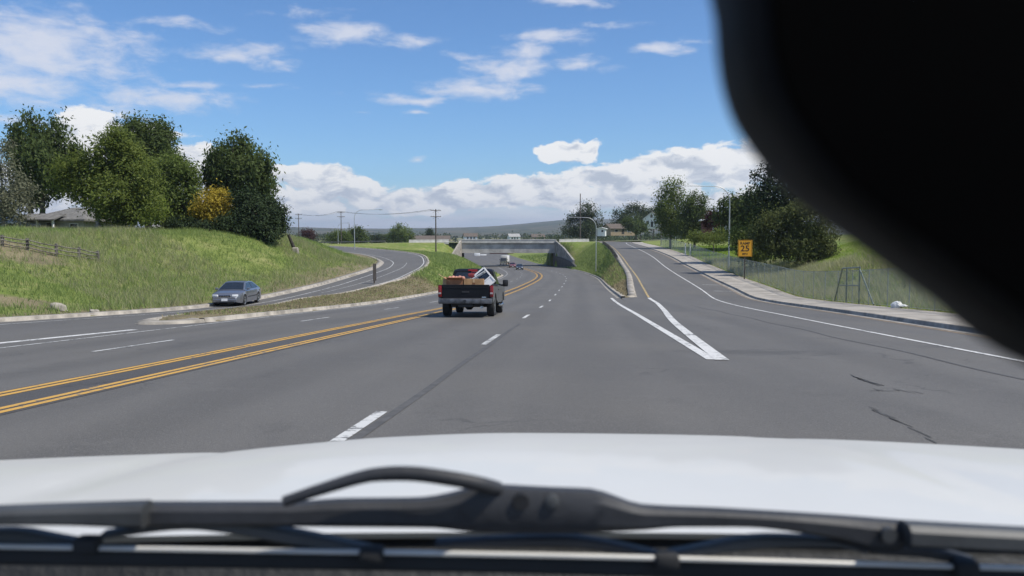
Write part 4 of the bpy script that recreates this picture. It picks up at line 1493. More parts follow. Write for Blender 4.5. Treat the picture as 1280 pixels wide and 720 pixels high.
def house(name, label, px, d, w, dep, eave, rise, wall, roof, rz=0.0, kind='gable_x', windows=(), doors=(), cat="house", base=None, porch=None, over=.45, chimney=None):
    """front faces -y; gable_x: ridge runs along the width; gable_y: the gable faces the front"""
    x = (px - 640) / FOC * d
    z0 = gz(x, d) if base is None else base
    root = empty(name, (x, d, z0), rz, label, cat)
    mb = MB()
    if kind == 'gable_y':
        mb.prism([(-w / 2, -.6), (w / 2, -.6), (w / 2, eave), (0, eave + rise), (-w / 2, eave)], 1, -dep / 2, dep / 2)
    elif kind == 'gable_x':
        mb.prism([(-dep / 2, -.6), (dep / 2, -.6), (dep / 2, eave), (0, eave + rise), (-dep / 2, eave)], 0, -w / 2, w / 2)
    else:
        mb.box((0, 0, (eave - .6) / 2), (w, dep, eave + .6))
    mb.build("wall", wall, root)
    mb = MB()
    th = .16
    if kind in ('gable_x', 'gable_y'):
        half = (dep if kind == 'gable_x' else w) / 2
        sl = rise / half
        e = half + over
        pr = [(-e, eave - over * sl + .03), (0, eave + rise + .03), (e, eave - over * sl + .03), (e, eave - over * sl + th + .03), (0, eave + rise + th + .04), (-e, eave - over * sl + th + .03)]
        if kind == 'gable_x':
            mb.prism(pr, 0, -w / 2 - over, w / 2 + over)
        else:
            mb.prism(pr, 1, -dep / 2 - over, dep / 2 + over)
    elif kind == 'hip':
        a, b, h2 = w / 2 + over, dep / 2 + over, eave + rise
        r_ = max(.2, a - b)
        bt = [(-a, -b, eave), (a, -b, eave), (a, b, eave), (-a, b, eave)]
        lo = [(p[0], p[1], eave - .18) for p in bt]
        mb.face([bt[0], bt[1], (r_, 0, h2), (-r_, 0, h2)]); mb.face([bt[2], bt[3], (-r_, 0, h2), (r_, 0, h2)])
        mb.face([bt[1], bt[2], (r_, 0, h2)]); mb.face([bt[3], bt[0], (-r_, 0, h2)])
        for i in range(4):
            mb.face([lo[i], lo[(i + 1) % 4], bt[(i + 1) % 4], bt[i]])
        mb.face(lo[::-1])
    else:
        mb.box((0, 0, eave + .14), (w + 2 * over, dep + 2 * over, .28), bevel=.03)
    rf = mb.build("roof", roof, root)
    if chimney:
        MB().box((chimney[0], chimney[1], eave + rise + chimney[2] / 2 - .3), (chimney[3], chimney[3], chimney[2]), bevel=.01).build("chimney", chimney[4], rf)
    for (wx, wz, ww, wh) in windows:
        f = MB().box((wx, -dep / 2 - .02, wz), (ww + .16, .06, wh + .16), bevel=.01).build("window", M_WHITEPAINT, root)
        MB().box((wx, -dep / 2 - .045, wz), (ww, .03, wh)).build("pane", M_GLASS, f)
    for (dx, ww, hh, m) in doors:
        MB().box((dx, -dep / 2 - .02, hh / 2), (ww, .06, hh), bevel=.01).build("door", m, root)
    if porch:
        px0, px1, pd, m = porch
        MB().box(((px0 + px1) / 2, -dep / 2 - pd / 2, .05), (px1 - px0, pd, .2)).build("porch_floor", m, root)
        n = 3
        for k in range(n):
            MB().box((px0 + .1 + (px1 - px0 - .2) * k / (n - 1), -dep / 2 - pd + .12, eave / 2), (.16, .16, eave - .1)).build("porch_post", M_WHITEPAINT, root)
        MB().prism([(-dep / 2 - pd - .25, eave - .12), (-dep / 2 + .3, eave + .5), (-dep / 2 + .3, eave + .62), (-dep / 2 - pd - .25, eave)], 0, px0 - .3, px1 + .3).build("porch_roof", roof, root)
    return root


W_GREY = mat("grey_siding", (.34, .33, .30), .85, vary=.08)
W_WHITE = mat("white_siding", (.74, .74, .72), .8, vary=.05)
W_BRICK = mat("red_brick", (.17, .07, .05), .9, vary=.2, scale=8)
W_TAN = mat("tan_siding", (.36, .28, .19), .85, vary=.1)
RF_GREY = roof_mat("grey_shingles", (.165, .16, .15))
RF_LIGHT = roof_mat("light_shingles", (.36, .355, .34))
RF_BROWN = roof_mat("brown_shingles", (.13, .105, .085))
RF_WHITE = roof_mat("white_metal_roof", (.70, .70, .69))
D_DARK = mat("dark_door_and_opening", (.05, .045, .04), .7)

house("grey_house", "grey hip roofed house with a white post porch behind the hilltop trees", 97, 87, 6.6, 6.0, 2.35, 1.3, W_GREY, RF_GREY, R(-12), 'hip', [(2.2, 1.5, .8, .8), (-2.2, 1.4, 1.0, .9)], [(-.4, .95, 2.0, D_DARK)], porch=(-3.0, .8, 1.2, W_GREY), base=.62)
house("garage", "low grey roofed open carport at the left edge of the picture", 14, 100, 6.4, 6.0, 2.0, 1.1, W_GREY, RF_LIGHT, R(-8), 'hip', [], [(0.3, 4.6, 1.8, D_DARK)], "garage", base=.95)  # dark door panel stands in for the shade inside the open carport
house("shed", "white shed glimpsed under the tall dark trees on the hilltop", 154, 108, 1.5, 1.6, 1.9, .35, W_WHITE, RF_LIGHT, 0, 'gable_x', [(0, 1.2, .4, .4)], [], "shed", base=.9)
house("shed", "low white outbuilding glimpsed right of the bright yellow green tree", 212, 112, 3.6, 2.4, 1.4, .5, W_WHITE, RF_LIGHT, R(10), 'gable_x', [(.9, .9, .5, .5)], [(-.7, .7, 1.3, D_DARK)], "shed", base=.9)
house("brick_house", "dark red brick house with flat white roof behind the right trees", 905, 152, 8.0, 7, 2.9, .3, W_BRICK, RF_WHITE, R(-10), 'flat', [(-1.6, 1.6, 1.2, 1.1), (1.8, 1.6, 1.2, 1.1)], [(.2, .9, 2.1, W_WHITE)], base=1.1, chimney=(-2.2, .5, 2.2, .22, W_WHITE))
house("white_house", "white gabled two storey house right of the brown roofed house", 815, 318, 6.4, 9, 3.0, 2.6, W_WHITE, RF_GREY, R(-14), 'gable_y', [(-1.4, 1.7, 1.0, 1.2), (1.5, 1.7, 1.0, 1.2), (0, 4.0, .9, 1.0)], [(0.2, .9, 2.1, D_DARK)], base=at(815, 284, 318).z)
house("brown_house", "low house with wide brown roof beyond the exit ramp", 773, 312, 9.6, 8, 2.0, 1.6, W_TAN, RF_BROWN, R(16), 'gable_x', [(2.4, 1.2, 1.3, .9), (-2.6, 1.2, 1.1, .9)], [(0, 1.0, 1.9, D_DARK)], base=at(773, 292.5, 312).z)
house("shed", "small white box shaped shed with dark window right of the bare pole", 752, 290, 2.7, 2.6, 1.9, .35, W_WHITE, RF_WHITE, R(-15), 'gable_y', [(.4, 1.15, .7, .7)], [], "shed", base=at(752, 293, 290).z)
house("long_building", "long low white building with grey brown roof beyond the left ramp", 538, 395, 18, 9, 2.7, 2.0, W_WHITE, RF_BROWN, R(4), 'gable_x', [(-6, 1.5, 1.3, 1.2), (-2.5, 1.5, 1.3, 1.2), (2.2, 1.5, 1.3, 1.2), (6.3, 1.5, 1.3, 1.2)], [(.1, 1.1, 2.1, mat("teal_door", (.06, .22, .2), .7))], "building", base=at(538, 307.5, 395).z)
house("red_building", "reddish brown low building seen through the underpass", 627, 430, 11.5, 7, 2.6, .8, mat("rust_siding", (.22, .085, .06), .85), roof_mat("rust_roof", (.20, .09, .07)), R(3), 'gable_x', [(-3, 1.4, 1.2, .9), (3, 1.4, 1.2, .9)], [(0, 1.2, 2.0, D_DARK)], "building", base=at(627, 322.5, 430).z)
for px_, d_, w_, lab in ((588, 520, 8, "far pale house just above the overpass barrier, left of centre"), (642, 560, 7, "far white roofed house just above the middle of the overpass"), (672, 600, 9, "far tan house above the right part of the overpass")):
    house("far_house", lab, px_, d_, w_, 7, 2.4, 1.8, W_WHITE if w_ != 9 else W_TAN, RF_LIGHT if w_ == 7 else RF_BROWN, R(px_ % 17), 'gable_x', [(-w_ / 4, 1.4, 1.1, 1.0), (w_ / 4, 1.4, 1.1, 1.0)], [(0, .9, 2.0, D_DARK)], base=at(px_, 300.3, d_).z)

# ------------------------------------------------------------------ small things
def rock(px, py, s, label, m, zf=None, name="rock", cat="rock"):
    p = on_ground(px, py, 10, 200, zf)
    bm = bmesh.new(); bmesh.ops.create_icosphere(bm, subdivisions=3, radius=1)
    r = random.Random(px)
    ph = [r.uniform(0, 6) for _ in range(6)]
    for v in bm.verts:
        k = 1 + .18 * math.sin(v.co.x * 3 + ph[0]) + .14 * math.sin(v.co.y * 4 + ph[1]) + .12 * math.sin(v.co.z * 5 + v.co.x * 4 + ph[2])
        v.co = Vector((v.co.x * s[0] * k, v.co.y * s[1] * k, max(-.3, v.co.z) * s[2] * k))
    mb = MB(); mb.join(bm)
    o = mb.build(name, m, None, 50)
    o.location = p + Vector((0, 0, s[2] * .3))
    return tag(o, label, cat)


rock(75, 389, (.42, .35, .28), "pale rock lying on the bare patch beside the left kerb", M_CONC)
rock(118, 391, (.2, .2, .12), "tiny pale stone by the left kerb, right of the larger rock", M_CONC)


def trash_bag():
    p = fence_pt(36.9) + Vector((-.35, 0, 0))
    bm = bmesh.new(); bmesh.ops.create_icosphere(bm, subdivisions=4, radius=1)
    for v in bm.verts:
        c = v.co
        k = 1 + .10 * math.sin(c.x * 9 + 2 * c.z) * math.sin(c.y * 8) + .06 * math.sin(c.z * 17 + c.x * 11)
        v.co = Vector((c.x * .27 * k, c.y * .23 * k, max(c.z, -.55) * .2 * k))
        if v.co.x > .12:
            v.co.z *= .45; v.co.x = .12 + (v.co.x - .12) * 2.0
    mb = MB(); mb.join(bm)
    o = mb.build("trash_bag", mat("white_plastic_bag", (.78, .78, .74), .45, vary=.05, bump=.4, bscale=25), None, 60)
    o.location = p + Vector((0, 0, .10)); o.rotation_euler = (0, 0, R(-40))
    tag(o, "crumpled white bag lying on the sidewalk by the wire fence", "bag")


trash_bag()
for k, px_ in enumerate((856.5, 862.5)):
    d_ = 132
    x_ = (px_ - 640) / FOC * d_
    z_ = gz(x_, d_)
    r_ = empty("marker_post", (x_, d_, z_), 0, ("left" if k == 0 else "right") + " one of two short white marker posts in the grass behind the wire fence", "marker post", "white marker posts")
    hh = max(.9, at(px_, 304.5, d_).z - z_)
    MB().lathe([(.09, -.2), (.09, hh - .1), (.06, hh), (.01, hh + .02)], (0, 0, 0), 2, 10).build("post", M_WHITEPAINT, r_, 50)
    MB().lathe([(.095, hh - .35), (.095, hh - .2)], (0, 0, 0), 2, 10).build("band", M_GALV, r_, 50)

# ------------------------------------------------------------------ vehicles
def paint(name, c, metal=0.35, rough=0.32):
    return mat(name, c, rough, metal, vary=0.03, scale=2, coat=0.8)


def wheel(parent, x, y, r, w, rim_m, spokes=6):
    s = 1 if x > 0 else -1
    mb = MB()
    mb.lathe([(r * .62, -w / 2), (r * .93, -w / 2), (r, -w * .36), (r, w * .36), (r * .93, w / 2), (r * .62, w / 2)], (x, y, r), 0, 28)
    o = mb.build("wheel", M_RUBBER, parent, 35)
    mb = MB()
    f = x + s * w * .40
    mb.lathe([(r * .63, -.02), (r * .66, .03), (r * .58, .02), (r * .56, -.03)] if s > 0 else [(r * .63, .02), (r * .66, -.03), (r * .58, -.02), (r * .56, .03)], (f, y, r), 0, 24)
    mb.lathe([(r * .16, -.01), (r * .16, .025), (r * .1, .03)] if s > 0 else [(r * .16, .01), (r * .16, -.025), (r * .1, -.03)], (f, y, r), 0, 14)
    for k in range(spokes):
        a = 2 * math.pi * k / spokes
        mb.box((f, y + math.cos(a) * r * .36, r + math.sin(a) * r * .36), (.03, r * .5, r * .17), Matrix.Rotation(a, 3, 'X'), bevel=.008)
    mb.build("rim", rim_m, o, 35)
    mb = MB(); mb.lathe([(r * .6, -.01), (r * .6, .01)], (f - s * .06, y, r), 0, 20); mb.build("brake_disc", M_BLACK, o, 35)
    return o


def arch(y, ax, r, zc):
    d = abs(y - ax)
    return zc + math.sqrt(max(0, r * r - d * d)) if d < r else 0


def sedan(name, label, loc, rz, body_c, scale=1.0, group=None, plate=True):
    root = empty(name, loc, rz, label, "car", group)
    L, W = 2.47, .92
    top = pch([-2.47, -2.42, -2.2, -1.7, 0, 1.0, 1.9, 2.25, 2.42, 2.47], [.70, .88, .96, .985, .955, .94, .84, .76, .66, .56])
    bot = pch([-2.47, -2.2, -1.9, 0, 1.9, 2.25, 2.47], [.36, .25, .2, .19, .2, .22, .28])
    hw = pch([-2.47, -2.35, -1.8, -.8, .8, 1.8, 2.25, 2.47], [.70, .80, .90, .92, .92, .90, .83, .68])
    ax = (-1.38, 1.45)
    ys = sorted(set(list(np.linspace(-2.47, 2.47, 27)) + [a + q for a in ax for q in np.linspace(-.40, .40, 13)]))
    rows = []
    for y in ys:
        t, b, w = float(top(y)), float(bot(y)), float(hw(y))
        ar = max(arch(y, ax[0], .385, .32), arch(y, ax[1], .385, .32))
        zb = max(b, ar)
        belt = min(t - .04, .86 if y < 1.2 else t - .07)
        mid = max(b + (belt - b) * .55, zb + .015)
        belt = max(belt, mid + .02)
        half = [(0, b), (w * .62, b), (w * .64, zb), (w * .97, zb), (w * .985, zb + .01), (w, mid), (w * .965, belt), (w * .85, t - .012), (w * .45, t + .012), (0, t + .02)]
        rows.append([(-x, y, z) for x, z in half[::-1]] + [(x, y, z) for x, z in half[1:]])
    mb = MB(); mb.grid(rows)
    for r in (rows[0], rows[-1]):
        mb.face(r[:-1] if r[0] == r[-1] else r)
    body = mb.build("body", body_c, root, 32)
    # cabin
    prof = [(-1.95, .965), (-1.25, 1.30), (-.95, 1.385), (-.45, 1.425), (.05, 1.42), (.38, 1.375), (1.28, .93)]
    def hx(z): return .815 - (z - .93) * .46
    rows = []
    for y, z in prof:
        rows.append([(-hx(.93), y, .92), (-hx(z), y, z - .012), (-hx(z) * .6, y, z + .012), (0, y, z + .02), (hx(z) * .6, y, z + .012), (hx(z), y, z - .012), (hx(.93), y, .92)])
    MB().grid(rows).build("cabin", body_c, root, 40)
    def side(poly, nm, m):
        for s in (-1, 1):
            mb = MB(); mb.face([(s * (hx(z) + .012), y, z) for y, z in poly]); mb.build(nm, m, root)
    side([(.98, .97), (.32, 1.33), (-.28, 1.36), (-.30, .97)], "side_window", M_GLASS)
    side([(-.38, .97), (-.36, 1.36), (-.88, 1.335), (-1.12, 1.24), (-1.2, .97)], "side_window", M_GLASS)
    side([(-1.27, .98), (-1.2, 1.21), (-1.62, 1.03), (-1.66, .985)], "side_window", M_GLASS)
    def pane(a, b, nm):
        (y0, z0), (y1, z1) = a, b
        n = Vector((0, -(z1 - z0), (y1 - y0))).normalized() * .014
        if n.z < 0: n = -n
        rows = []
        for f in (.07, .5, .93):
            y, z = y0 + (y1 - y0) * f, z0 + (z1 - z0) * f
            rows.append([(q * (hx(z) - .07), y + n.y, z + n.z + (.02 * (1 - q * q))) for q in (-1, -.5, 0, .5, 1)])
        MB().grid(rows).build(nm, M_GLASS, root, 60)
    pane(prof[-1], prof[-2], "windshield"); pane(prof[0], prof[1], "rear_window")
    # front
    MB().box((0, 2.425, .62), (.74, .06, .17), Matrix.Rotation(R(-12), 3, 'X'), bevel=.02).build("grille", M_CHROME, root, 30)
    mb = MB()
    for k in range(7): mb.box((-.3 + .1 * k, 2.458, .62), (.065, .02, .125), Matrix.Rotation(R(-12), 3, 'X'))
    mb.build("grille_slot", M_BLACK, root)
    for s in (-1, 1):
        mb = MB(); mb.box((s * .585, 2.37, .655), (.36, .10, .13), Matrix.Rotation(R(-s * 17), 3, 'Z'), bevel=.03, seg=2); mb.build("headlight", M_WHITE_LENS, root, 40)
        mb = MB(); mb.box((s * .58, -2.415, .78), (.36, .07, .16), Matrix.Rotation(R(s * 10), 3, 'Z'), bevel=.03); mb.build("taillight", M_RED_LENS, root, 40)
        mb = MB(); mb.box((s * .96, .93, 1.0), (.2, .11, .13), bevel=.035, seg=2); m_ = mb.build("side_mirror", body_c, root, 40)
        for yy in (.05, -.95):
            MB().box((s * .945, yy - .28, .80), (.03, .16, .03), bevel=.008).build("door_handle", M_CHROME, root)
        mb = MB(); mb.box((s * .926, -.1, .52), (.02, 1.9, .05), bevel=.006); mb.build("side_trim", M_BLACK, root)
    mb = MB(); mb.box((0, 2.42, .40), (1.42, .14, .14), bevel=.04, seg=2); fb = mb.build("front_bumper", body_c, root, 40)
    MB().box((0, 2.44, .27), (1.1, .08, .10), bevel=.02).build("air_intake", M_BLACK, fb)
    mb = MB(); mb.box((0, -2.43, .46), (1.46, .14, .2), bevel=.05, seg=2); mb.build("rear_bumper", body_c, root, 40)
    if plate:
        MB().box((0, 2.50, .42), (.36, .015, .15)).build("license_plate", M_WHITEPAINT, fb)
    for y in ax:
        for s in (-1, 1):
            wheel(root, s * .79, y, .325, .21, M_GALV)
    MB().box((0, 0, .36), (1.3, 4.2, .28)).build("underbody", M_BLACK, root)
    root.scale = (scale,) * 3
    return root


def tilt_to_road(o, zf, yaw):
    """sit a vehicle on the sloping road"""
    x, y = o.location.x, o.location.y
    e = .8
    gx = float((zf(np.array([x + e]), np.array([y])) - zf(np.array([x - e]), np.array([y])))[0]) / (2 * e)
    gy = float((zf(np.array([x]), np.array([y + e])) - zf(np.array([x]), np.array([y - e])))[0]) / (2 * e)
    n = Vector((-gx, -gy, 1)).normalized()
    f = Vector((-math.sin(yaw), math.cos(yaw), 0)); f = (f - n * f.dot(n)).normalized()
    r = f.cross(n)
    M = Matrix((r, f, n)).transposed()
    o.rotation_euler = M.to_euler()
    o.location.z = float(zf(np.array([x]), np.array([y]))[0]) + .01


PAINT_SILVER = paint("blue_grey_paint", (.20, .205, .225), .55, .3)
p = on_ground(297, 380.5, 10, 120, z_lramp)
car = sedan("parked_car" if False else "sedan_car", "silver blue sedan driving towards the camera on the left ramp", (p.x, p.y, 0), 0, PAINT_SILVER)
tilt_to_road(car, z_lramp, R(181))

for (px_, d_, c_, nm, lab) in ((640.5, 238, (.20, .03, .03), "red_car_paint", "small dark red car coming out from under the overpass"),
                               (649.5, 205, (.045, .048, .055), "charcoal_car_paint", "small charcoal grey car approaching ahead of the dark red one")):
    o = sedan("sedan_car", lab, ((px_ - 640) / FOC * d_, d_, 0), 0, paint(nm, c_, .2))
    tilt_to_road(o, z_main, R(180 - 3 + (6 if d_ > 220 else 3)))


def box_truck(px_, d_, yaw, label):
    x = (px_ - 640) / FOC * d_
    root = empty("box_truck", (x, d_, 0), 0, label, "truck")
    M_W = mat("truck_white", (.76, .76, .75), .5, vary=.04)
    M_D = mat("truck_cab_dark", (.045, .05, .05), .35, vary=.1, coat=.5)
    mb = MB(); mb.box((0, -1.0, 2.0), (2.15, 4.2, 2.0), bevel=.05, seg=2); cb = mb.build("cargo_box", M_W, root, 30)
    mb = MB()
    for s in (-1, 1):
        mb.box((s * 1.18, -1.2, 1.02), (.03, 4.5, .08))
    mb.build("rub_rail", M_GALV, cb)
    mb = MB(); mb.prism([(1.2, .55), (3.5, .55), (3.55, 1.05), (3.4, 1.35), (2.75, 1.45), (2.3, 2.2), (1.25, 2.3)], 0, -1.02, 1.02, bevel=.05, seg=2); mb.build("cab", M_D, root, 30)
    mb = MB(); mb.face([(-.86, 2.76, 1.5), (.86, 2.76, 1.5), (.8, 2.36, 2.13), (-.8, 2.36, 2.13)]); mb.build("windshield", M_GLASS, root)
    for s in (-1, 1):
        mb = MB(); mb.face([(s * 1.03, 2.5, 1.5), (s * 1.03, 2.2, 2.1), (s * 1.03, 1.5, 2.12), (s * 1.03, 1.5, 1.5)]); mb.build("side_window", M_GLASS, root)
        MB().box((s * .75, 3.56, .95), (.3, .06, .18), bevel=.03).build("headlight", M_WHITE_LENS, root)
        MB().box((s * 1.25, 2.4, 1.75), (.18, .1, .4), bevel=.03).build("side_mirror", M_BLACK, root)
    MB().box((0, 3.55, .98), (.95, .06, .36), bevel=.03).build("grille", M_CHROME, root)
    MB().box((0, 3.58, .55), (2.0, .16, .24), bevel=.04).build("front_bumper", M_GALV, root)
    MB().box((0, -.6, .72), (.9, 5.6, .24)).build("chassis", M_BLACK, root)
    for y in (-2.3, 2.55):
        for s in (-1, 1):
            wheel(root, s * .92, y, .43, .27, M_GALV)
    tilt_to_road(root, z_main, yaw)
    return root


box_truck(631, 276, R(180 - 9), "white box truck with dark cab coming through the underpass")

# two white trailers parked far beyond the underpass
def cargo_trailer(px_, d_, py_, L, W, H, rz, label):
    x = (px_ - 640) / FOC * d_
    z = at(px_, py_, d_).z
    root = empty("box_trailer", (x, d_, z), rz, label, "trailer", "white trailers beyond the underpass")
    mb = MB(); mb.box((0, 0, .65 + H / 2), (L, W, H), bevel=.06, seg=2); mb.build("cargo_box", M_WHITEPAINT, root, 30)
    mb = MB()
    for q in (-.6, .6):
        for s in (-1, 1):
            mb.lathe([(.38, -.1), (.38, .1)], (q * .7 - L * .15, s * (W / 2 - .1), .38), 1, 16)
    mb.build("wheel", M_RUBBER, root, 40)
    MB().box((0, 0, .58), (L + 1.1, .7, .14)).build("chassis", M_BLACK, root)


cargo_trailer(596.5, 400, 323, 2.6, 2.3, 2.0, 0, "tall white box trailer seen under the overpass at left")
cargo_trailer(604, 405, 322, 3.0, 2.1, .9, R(6), "low white trailer right of the taller one under the overpass")


# ------------------------------------------------------------------ pickup truck with a loaded bed
def pickup():
    d0 = 30.2
    x0 = (588.5 - 640) / FOC * d0
    root = empty("pickup_truck", (x0, d0 + 2.6, 0), 0, "black pickup truck with a loaded open bed driving ahead in the middle lane", "pickup truck")
    PB = mat("black_truck_paint", (.006, .0065, .009), .5, .0, vary=.1, scale=3, coat=.08, spec=.2)
    PS = mat("grey_sheen_truck_side", (.075, .08, .075), .35, .3, vary=.05, coat=.6)  # sides of the black truck: reflected light put in as a grey base
    # side panels with wheel arches: bed and front fender
    def side_poly(y0, y1, zlo, zhi, axle, r=.47, zc=.40):
        pts = [(y0, zlo)]
        a0 = math.acos(max(-1, min(1, (zlo - zc) / r))) if abs(zlo - zc) < r else 0
        for k in range(15):
            a = math.pi - (math.pi) * k / 14
            z = zc + r * math.sin(a)
            if z >= zlo - .01:
                pts.append((axle + r * math.cos(a), max(z, zlo)))
        pts += [(y1, zlo), (y1, zhi), (y0, zhi)]
        return pts
    for s in (-1, 1):
        lo, hi = (.90, .985) if s > 0 else (-.985, -.90)
        mb = MB(); mb.prism(side_poly(-2.72, -.62, .52, 1.14, -1.62), 0, lo, hi, bevel=.012)
        bs = mb.build("bed_side", PS, root, 30)
        MB().box((s * .945, -1.67, 1.152), (.11, 2.1, .03), bevel=.01).build("bed_rail", M_BLACK, bs)
        mb = MB(); mb.prism(side_poly(1.02, 2.78, .50, 1.14, 1.92), 0, lo, hi, bevel=.012); mb.build("front_fender", PS, root, 30)
        mb = MB(); mb.box((s * .945, .20, .80), (.085, 1.60, .66), bevel=.012); dr = mb.build("door", PS, root, 30)
        MB().box((s * .995, -.35, .98), (.03, .2, .04), bevel=.01).build("door_handle", M_BLACK, dr)
        mb = MB(); mb.tube([(s * 1.0, -.65, .42), (s * 1.06, -.5, .37), (s * 1.06, 1.0, .37), (s * 1.0, 1.1, .42)], .045, 8); mb.build("running_board", M_CHROME, root, 60)
        mb = MB(); mb.box((s * 1.16, .93, 1.22), (.22, .13, .27), bevel=.04, seg=2); mb.box((s * 1.0, .95, 1.14), (.2, .05, .07)); mb.build("side_mirror", M_BLACK, root, 40)
        tl = MB().box((s * .935, -2.72, .93), (.13, .1, .42), bevel=.03, seg=2).build("taillight", mat("dark_red_lens", (.23, .014, .014), .25, vary=.2, scale=30), root, 40)
        MB().box((s * .935, -2.772, .86), (.1, .012, .06), bevel=.004).build("reverse_lens", mat("grey_lens", (.4, .36, .36), .25), tl)
    # tailgate
    mb = MB(); mb.box((0, -2.70, .86), (1.73, .09, .58), bevel=.015); tg = mb.build("tailgate", PB, root, 30)
    mb = MB(); mb.box((0, -2.752, 1.06), (1.6, .012, .05), bevel=.004); mb.box((0, -2.752, .68), (1.6, .012, .03), bevel=.004); mb.build("tailgate_rib", PB, tg)
    MB().box((0, -2.752, .90), (.26, .02, .075), bevel=.008).build("handle", M_BLACK, tg)
    MB().box((.66, -2.75, .72), (.16, .012, .035), bevel=.003).build("badge", M_CHROME, tg)
    MB().box((0, -2.70, 1.158), (1.72, .1, .025), bevel=.008).build("gate_cap", M_BLACK, tg)
    MB().box((0, -1.67, .56), (1.82, 2.05, .06)).build("bed_floor", M_BLACK, root)
    MB().box((0, -.66, .84), (1.8, .06, .58)).build("bed_front", PB, root)
    # cab and hood
    mb = MB(); mb.box((0, .22, .80), (1.80, 1.62, .62)); mb.prism([(1.03, .55), (2.86, .55), (2.9, .9), (2.78, 1.12), (1.9, 1.2), (1.03, 1.22)], 0, -.90, .90, bevel=.04, seg=2)
    mb.build("body", PB, root, 30)
    prof = [(-.60, 1.10), (-.54, 1.50), (-.46, 1.70), (-.30, 1.775), (.35, 1.785), (.55, 1.74), (1.28, 1.14)]
    def hx(z): return .90 - max(0, z - 1.12) * .27
    rows = []
    for y, z in prof:
        rows.append([(-hx(1.1), y, 1.10), (-hx(z), y, z - .03), (-hx(z) * .8, y, z), (0, y, z + .015), (hx(z) * .8, y, z), (hx(z), y, z - .03), (hx(1.1), y, 1.10)])
    mb = MB(); mb.grid(rows); mb.face(rows[0]); mb.build("cab", PB, root, 35)
    mb = MB()
    mb.face([(-.72, -.606, 1.2), (.72, -.606, 1.2), (.68, -.553, 1.52), (.6, -.505, 1.64), (-.6, -.505, 1.64), (-.68, -.553, 1.52)])
    mb.build("rear_window", M_GLASS, root)
    MB().box((0, -.515, 1.715), (.36, .03, .05), bevel=.01).build("brake_light", M_RED_LENS, root)
    for s in (-1, 1):
        mb = MB(); mb.face([(s * (hx(z) + .012), y, z) for y, z in ((1.08, 1.18), (.5, 1.68), (-.2, 1.69), (-.35, 1.62), (-.38, 1.18))]); mb.build("side_window", M_GLASS, root)
    mb = MB(); mb.face([(-.75, 1.25, 1.19), (.75, 1.25, 1.19), (.64, .6, 1.725), (-.64, .6, 1.725)]); mb.build("windshield", M_GLASS, root)
    # rear bumper with step and hitch
    mb = MB(); mb.box((0, -2.86, .58), (1.92, .22, .19), bevel=.035, seg=2); bp = mb.build("rear_bumper", mat("bumper_steel", (.13, .135, .145), .45, .4, vary=.25, scale=5), root, 40)
    MB().box((0, -2.86, .682), (1.5, .16, .02), bevel=.004).build("step_pad", M_BLACK, bp)
    mb = MB(); mb.lathe([(.05, -.02), (.05, .02)], (0, -2.98, .58), 1, 14); mb.build("hitch_hole", M_BLACK, bp)
    mb = MB(); mb.box((0, -2.75, .42), (.5, .2, .13), bevel=.02); mb.build("hitch", M_BLACK, root)
    mb = MB(); mb.tube([(.55, -2.2, .36), (.58, -2.85, .36)], .045, 10); mb.build("exhaust_pipe", M_GALV, root, 60)
    MB().box((0, 0, .50), (1.1, 5.0, .22)).build("chassis", M_BLACK, root)
    mb = MB(); mb.tube([(-.75, -1.62, .40), (.75, -1.62, .40)], .07, 10); mb.lathe([(.08, -.16), (.17, -.08), (.17, .08), (.08, .16)], (0, -1.62, .40), 0, 14); mb.build("axle", M_BLACK, root, 50)
    MB().box((0, 2.93, .60), (1.9, .16, .22), bevel=.04).build("front_bumper", M_GALV, root)
    MB().box((0, 2.9, .93), (1.1, .05, .28), bevel=.02).build("grille", M_CHROME, root)
    for s in (-1, 1):
        MB().box((s * .75, 2.87, .95), (.3, .08, .22), bevel=.03).build("headlight", M_WHITE_LENS, root)
    for y in (-1.62, 1.92):
        for s in (-1, 1):
            wheel(root, s * .82, y, .40, .27, M_GALV)
    yaw = -math.atan(0.0815) + R(.8)
    tilt_to_road(root, z_main, yaw)
    return root


truck = pickup()
bpy.context.view_layer.update()
TM = truck.matrix_world.copy()


def load(name, mb, m, label, cat, loc, rot=(0, 0, 0), smooth=None, extra=()):
    """a thing lying in the pickup's bed"""
    o = mb.build(name, m, None, smooth)
    o.matrix_world = TM @ Matrix.Translation(loc) @ (Matrix.Rotation(rot[2], 4, 'Z') @ Matrix.Rotation(rot[1], 4, 'Y') @ Matrix.Rotation(rot[0], 4, 'X'))
    tag(o, label, cat)
    for nm, mb2, m2 in extra:
        mb2.build(nm, m2, o)
    return o


M_CARD = mat("cardboard", (.40, .235, .11), .85, vary=.12, scale=5)
M_CARD2 = mat("pale_cardboard", (.55, .38, .21), .85, vary=.08, scale=5)


def carton(w, d_, h, flap=True):
    mb = MB()
    t = .012
    mb.box((0, 0, t / 2), (w, d_, t))
    for s in (-1, 1):
        mb.box((s * (w - t) / 2, 0, h / 2), (t, d_, h - .004)); mb.box((0, s * (d_ - t) / 2, h / 2), (w - 2 * t - .002, t, h - .004))
    if flap:
        mb.box((0, -d_ / 2 - .05, h + .02), (w * .96, .17, t), Matrix.Rotation(R(-35), 3, 'X'))
        mb.box((-w / 2 - .06, 0, h + .03), (.2, d_ * .94, t), Matrix.Rotation(R(35), 3, 'Y'))
    return mb


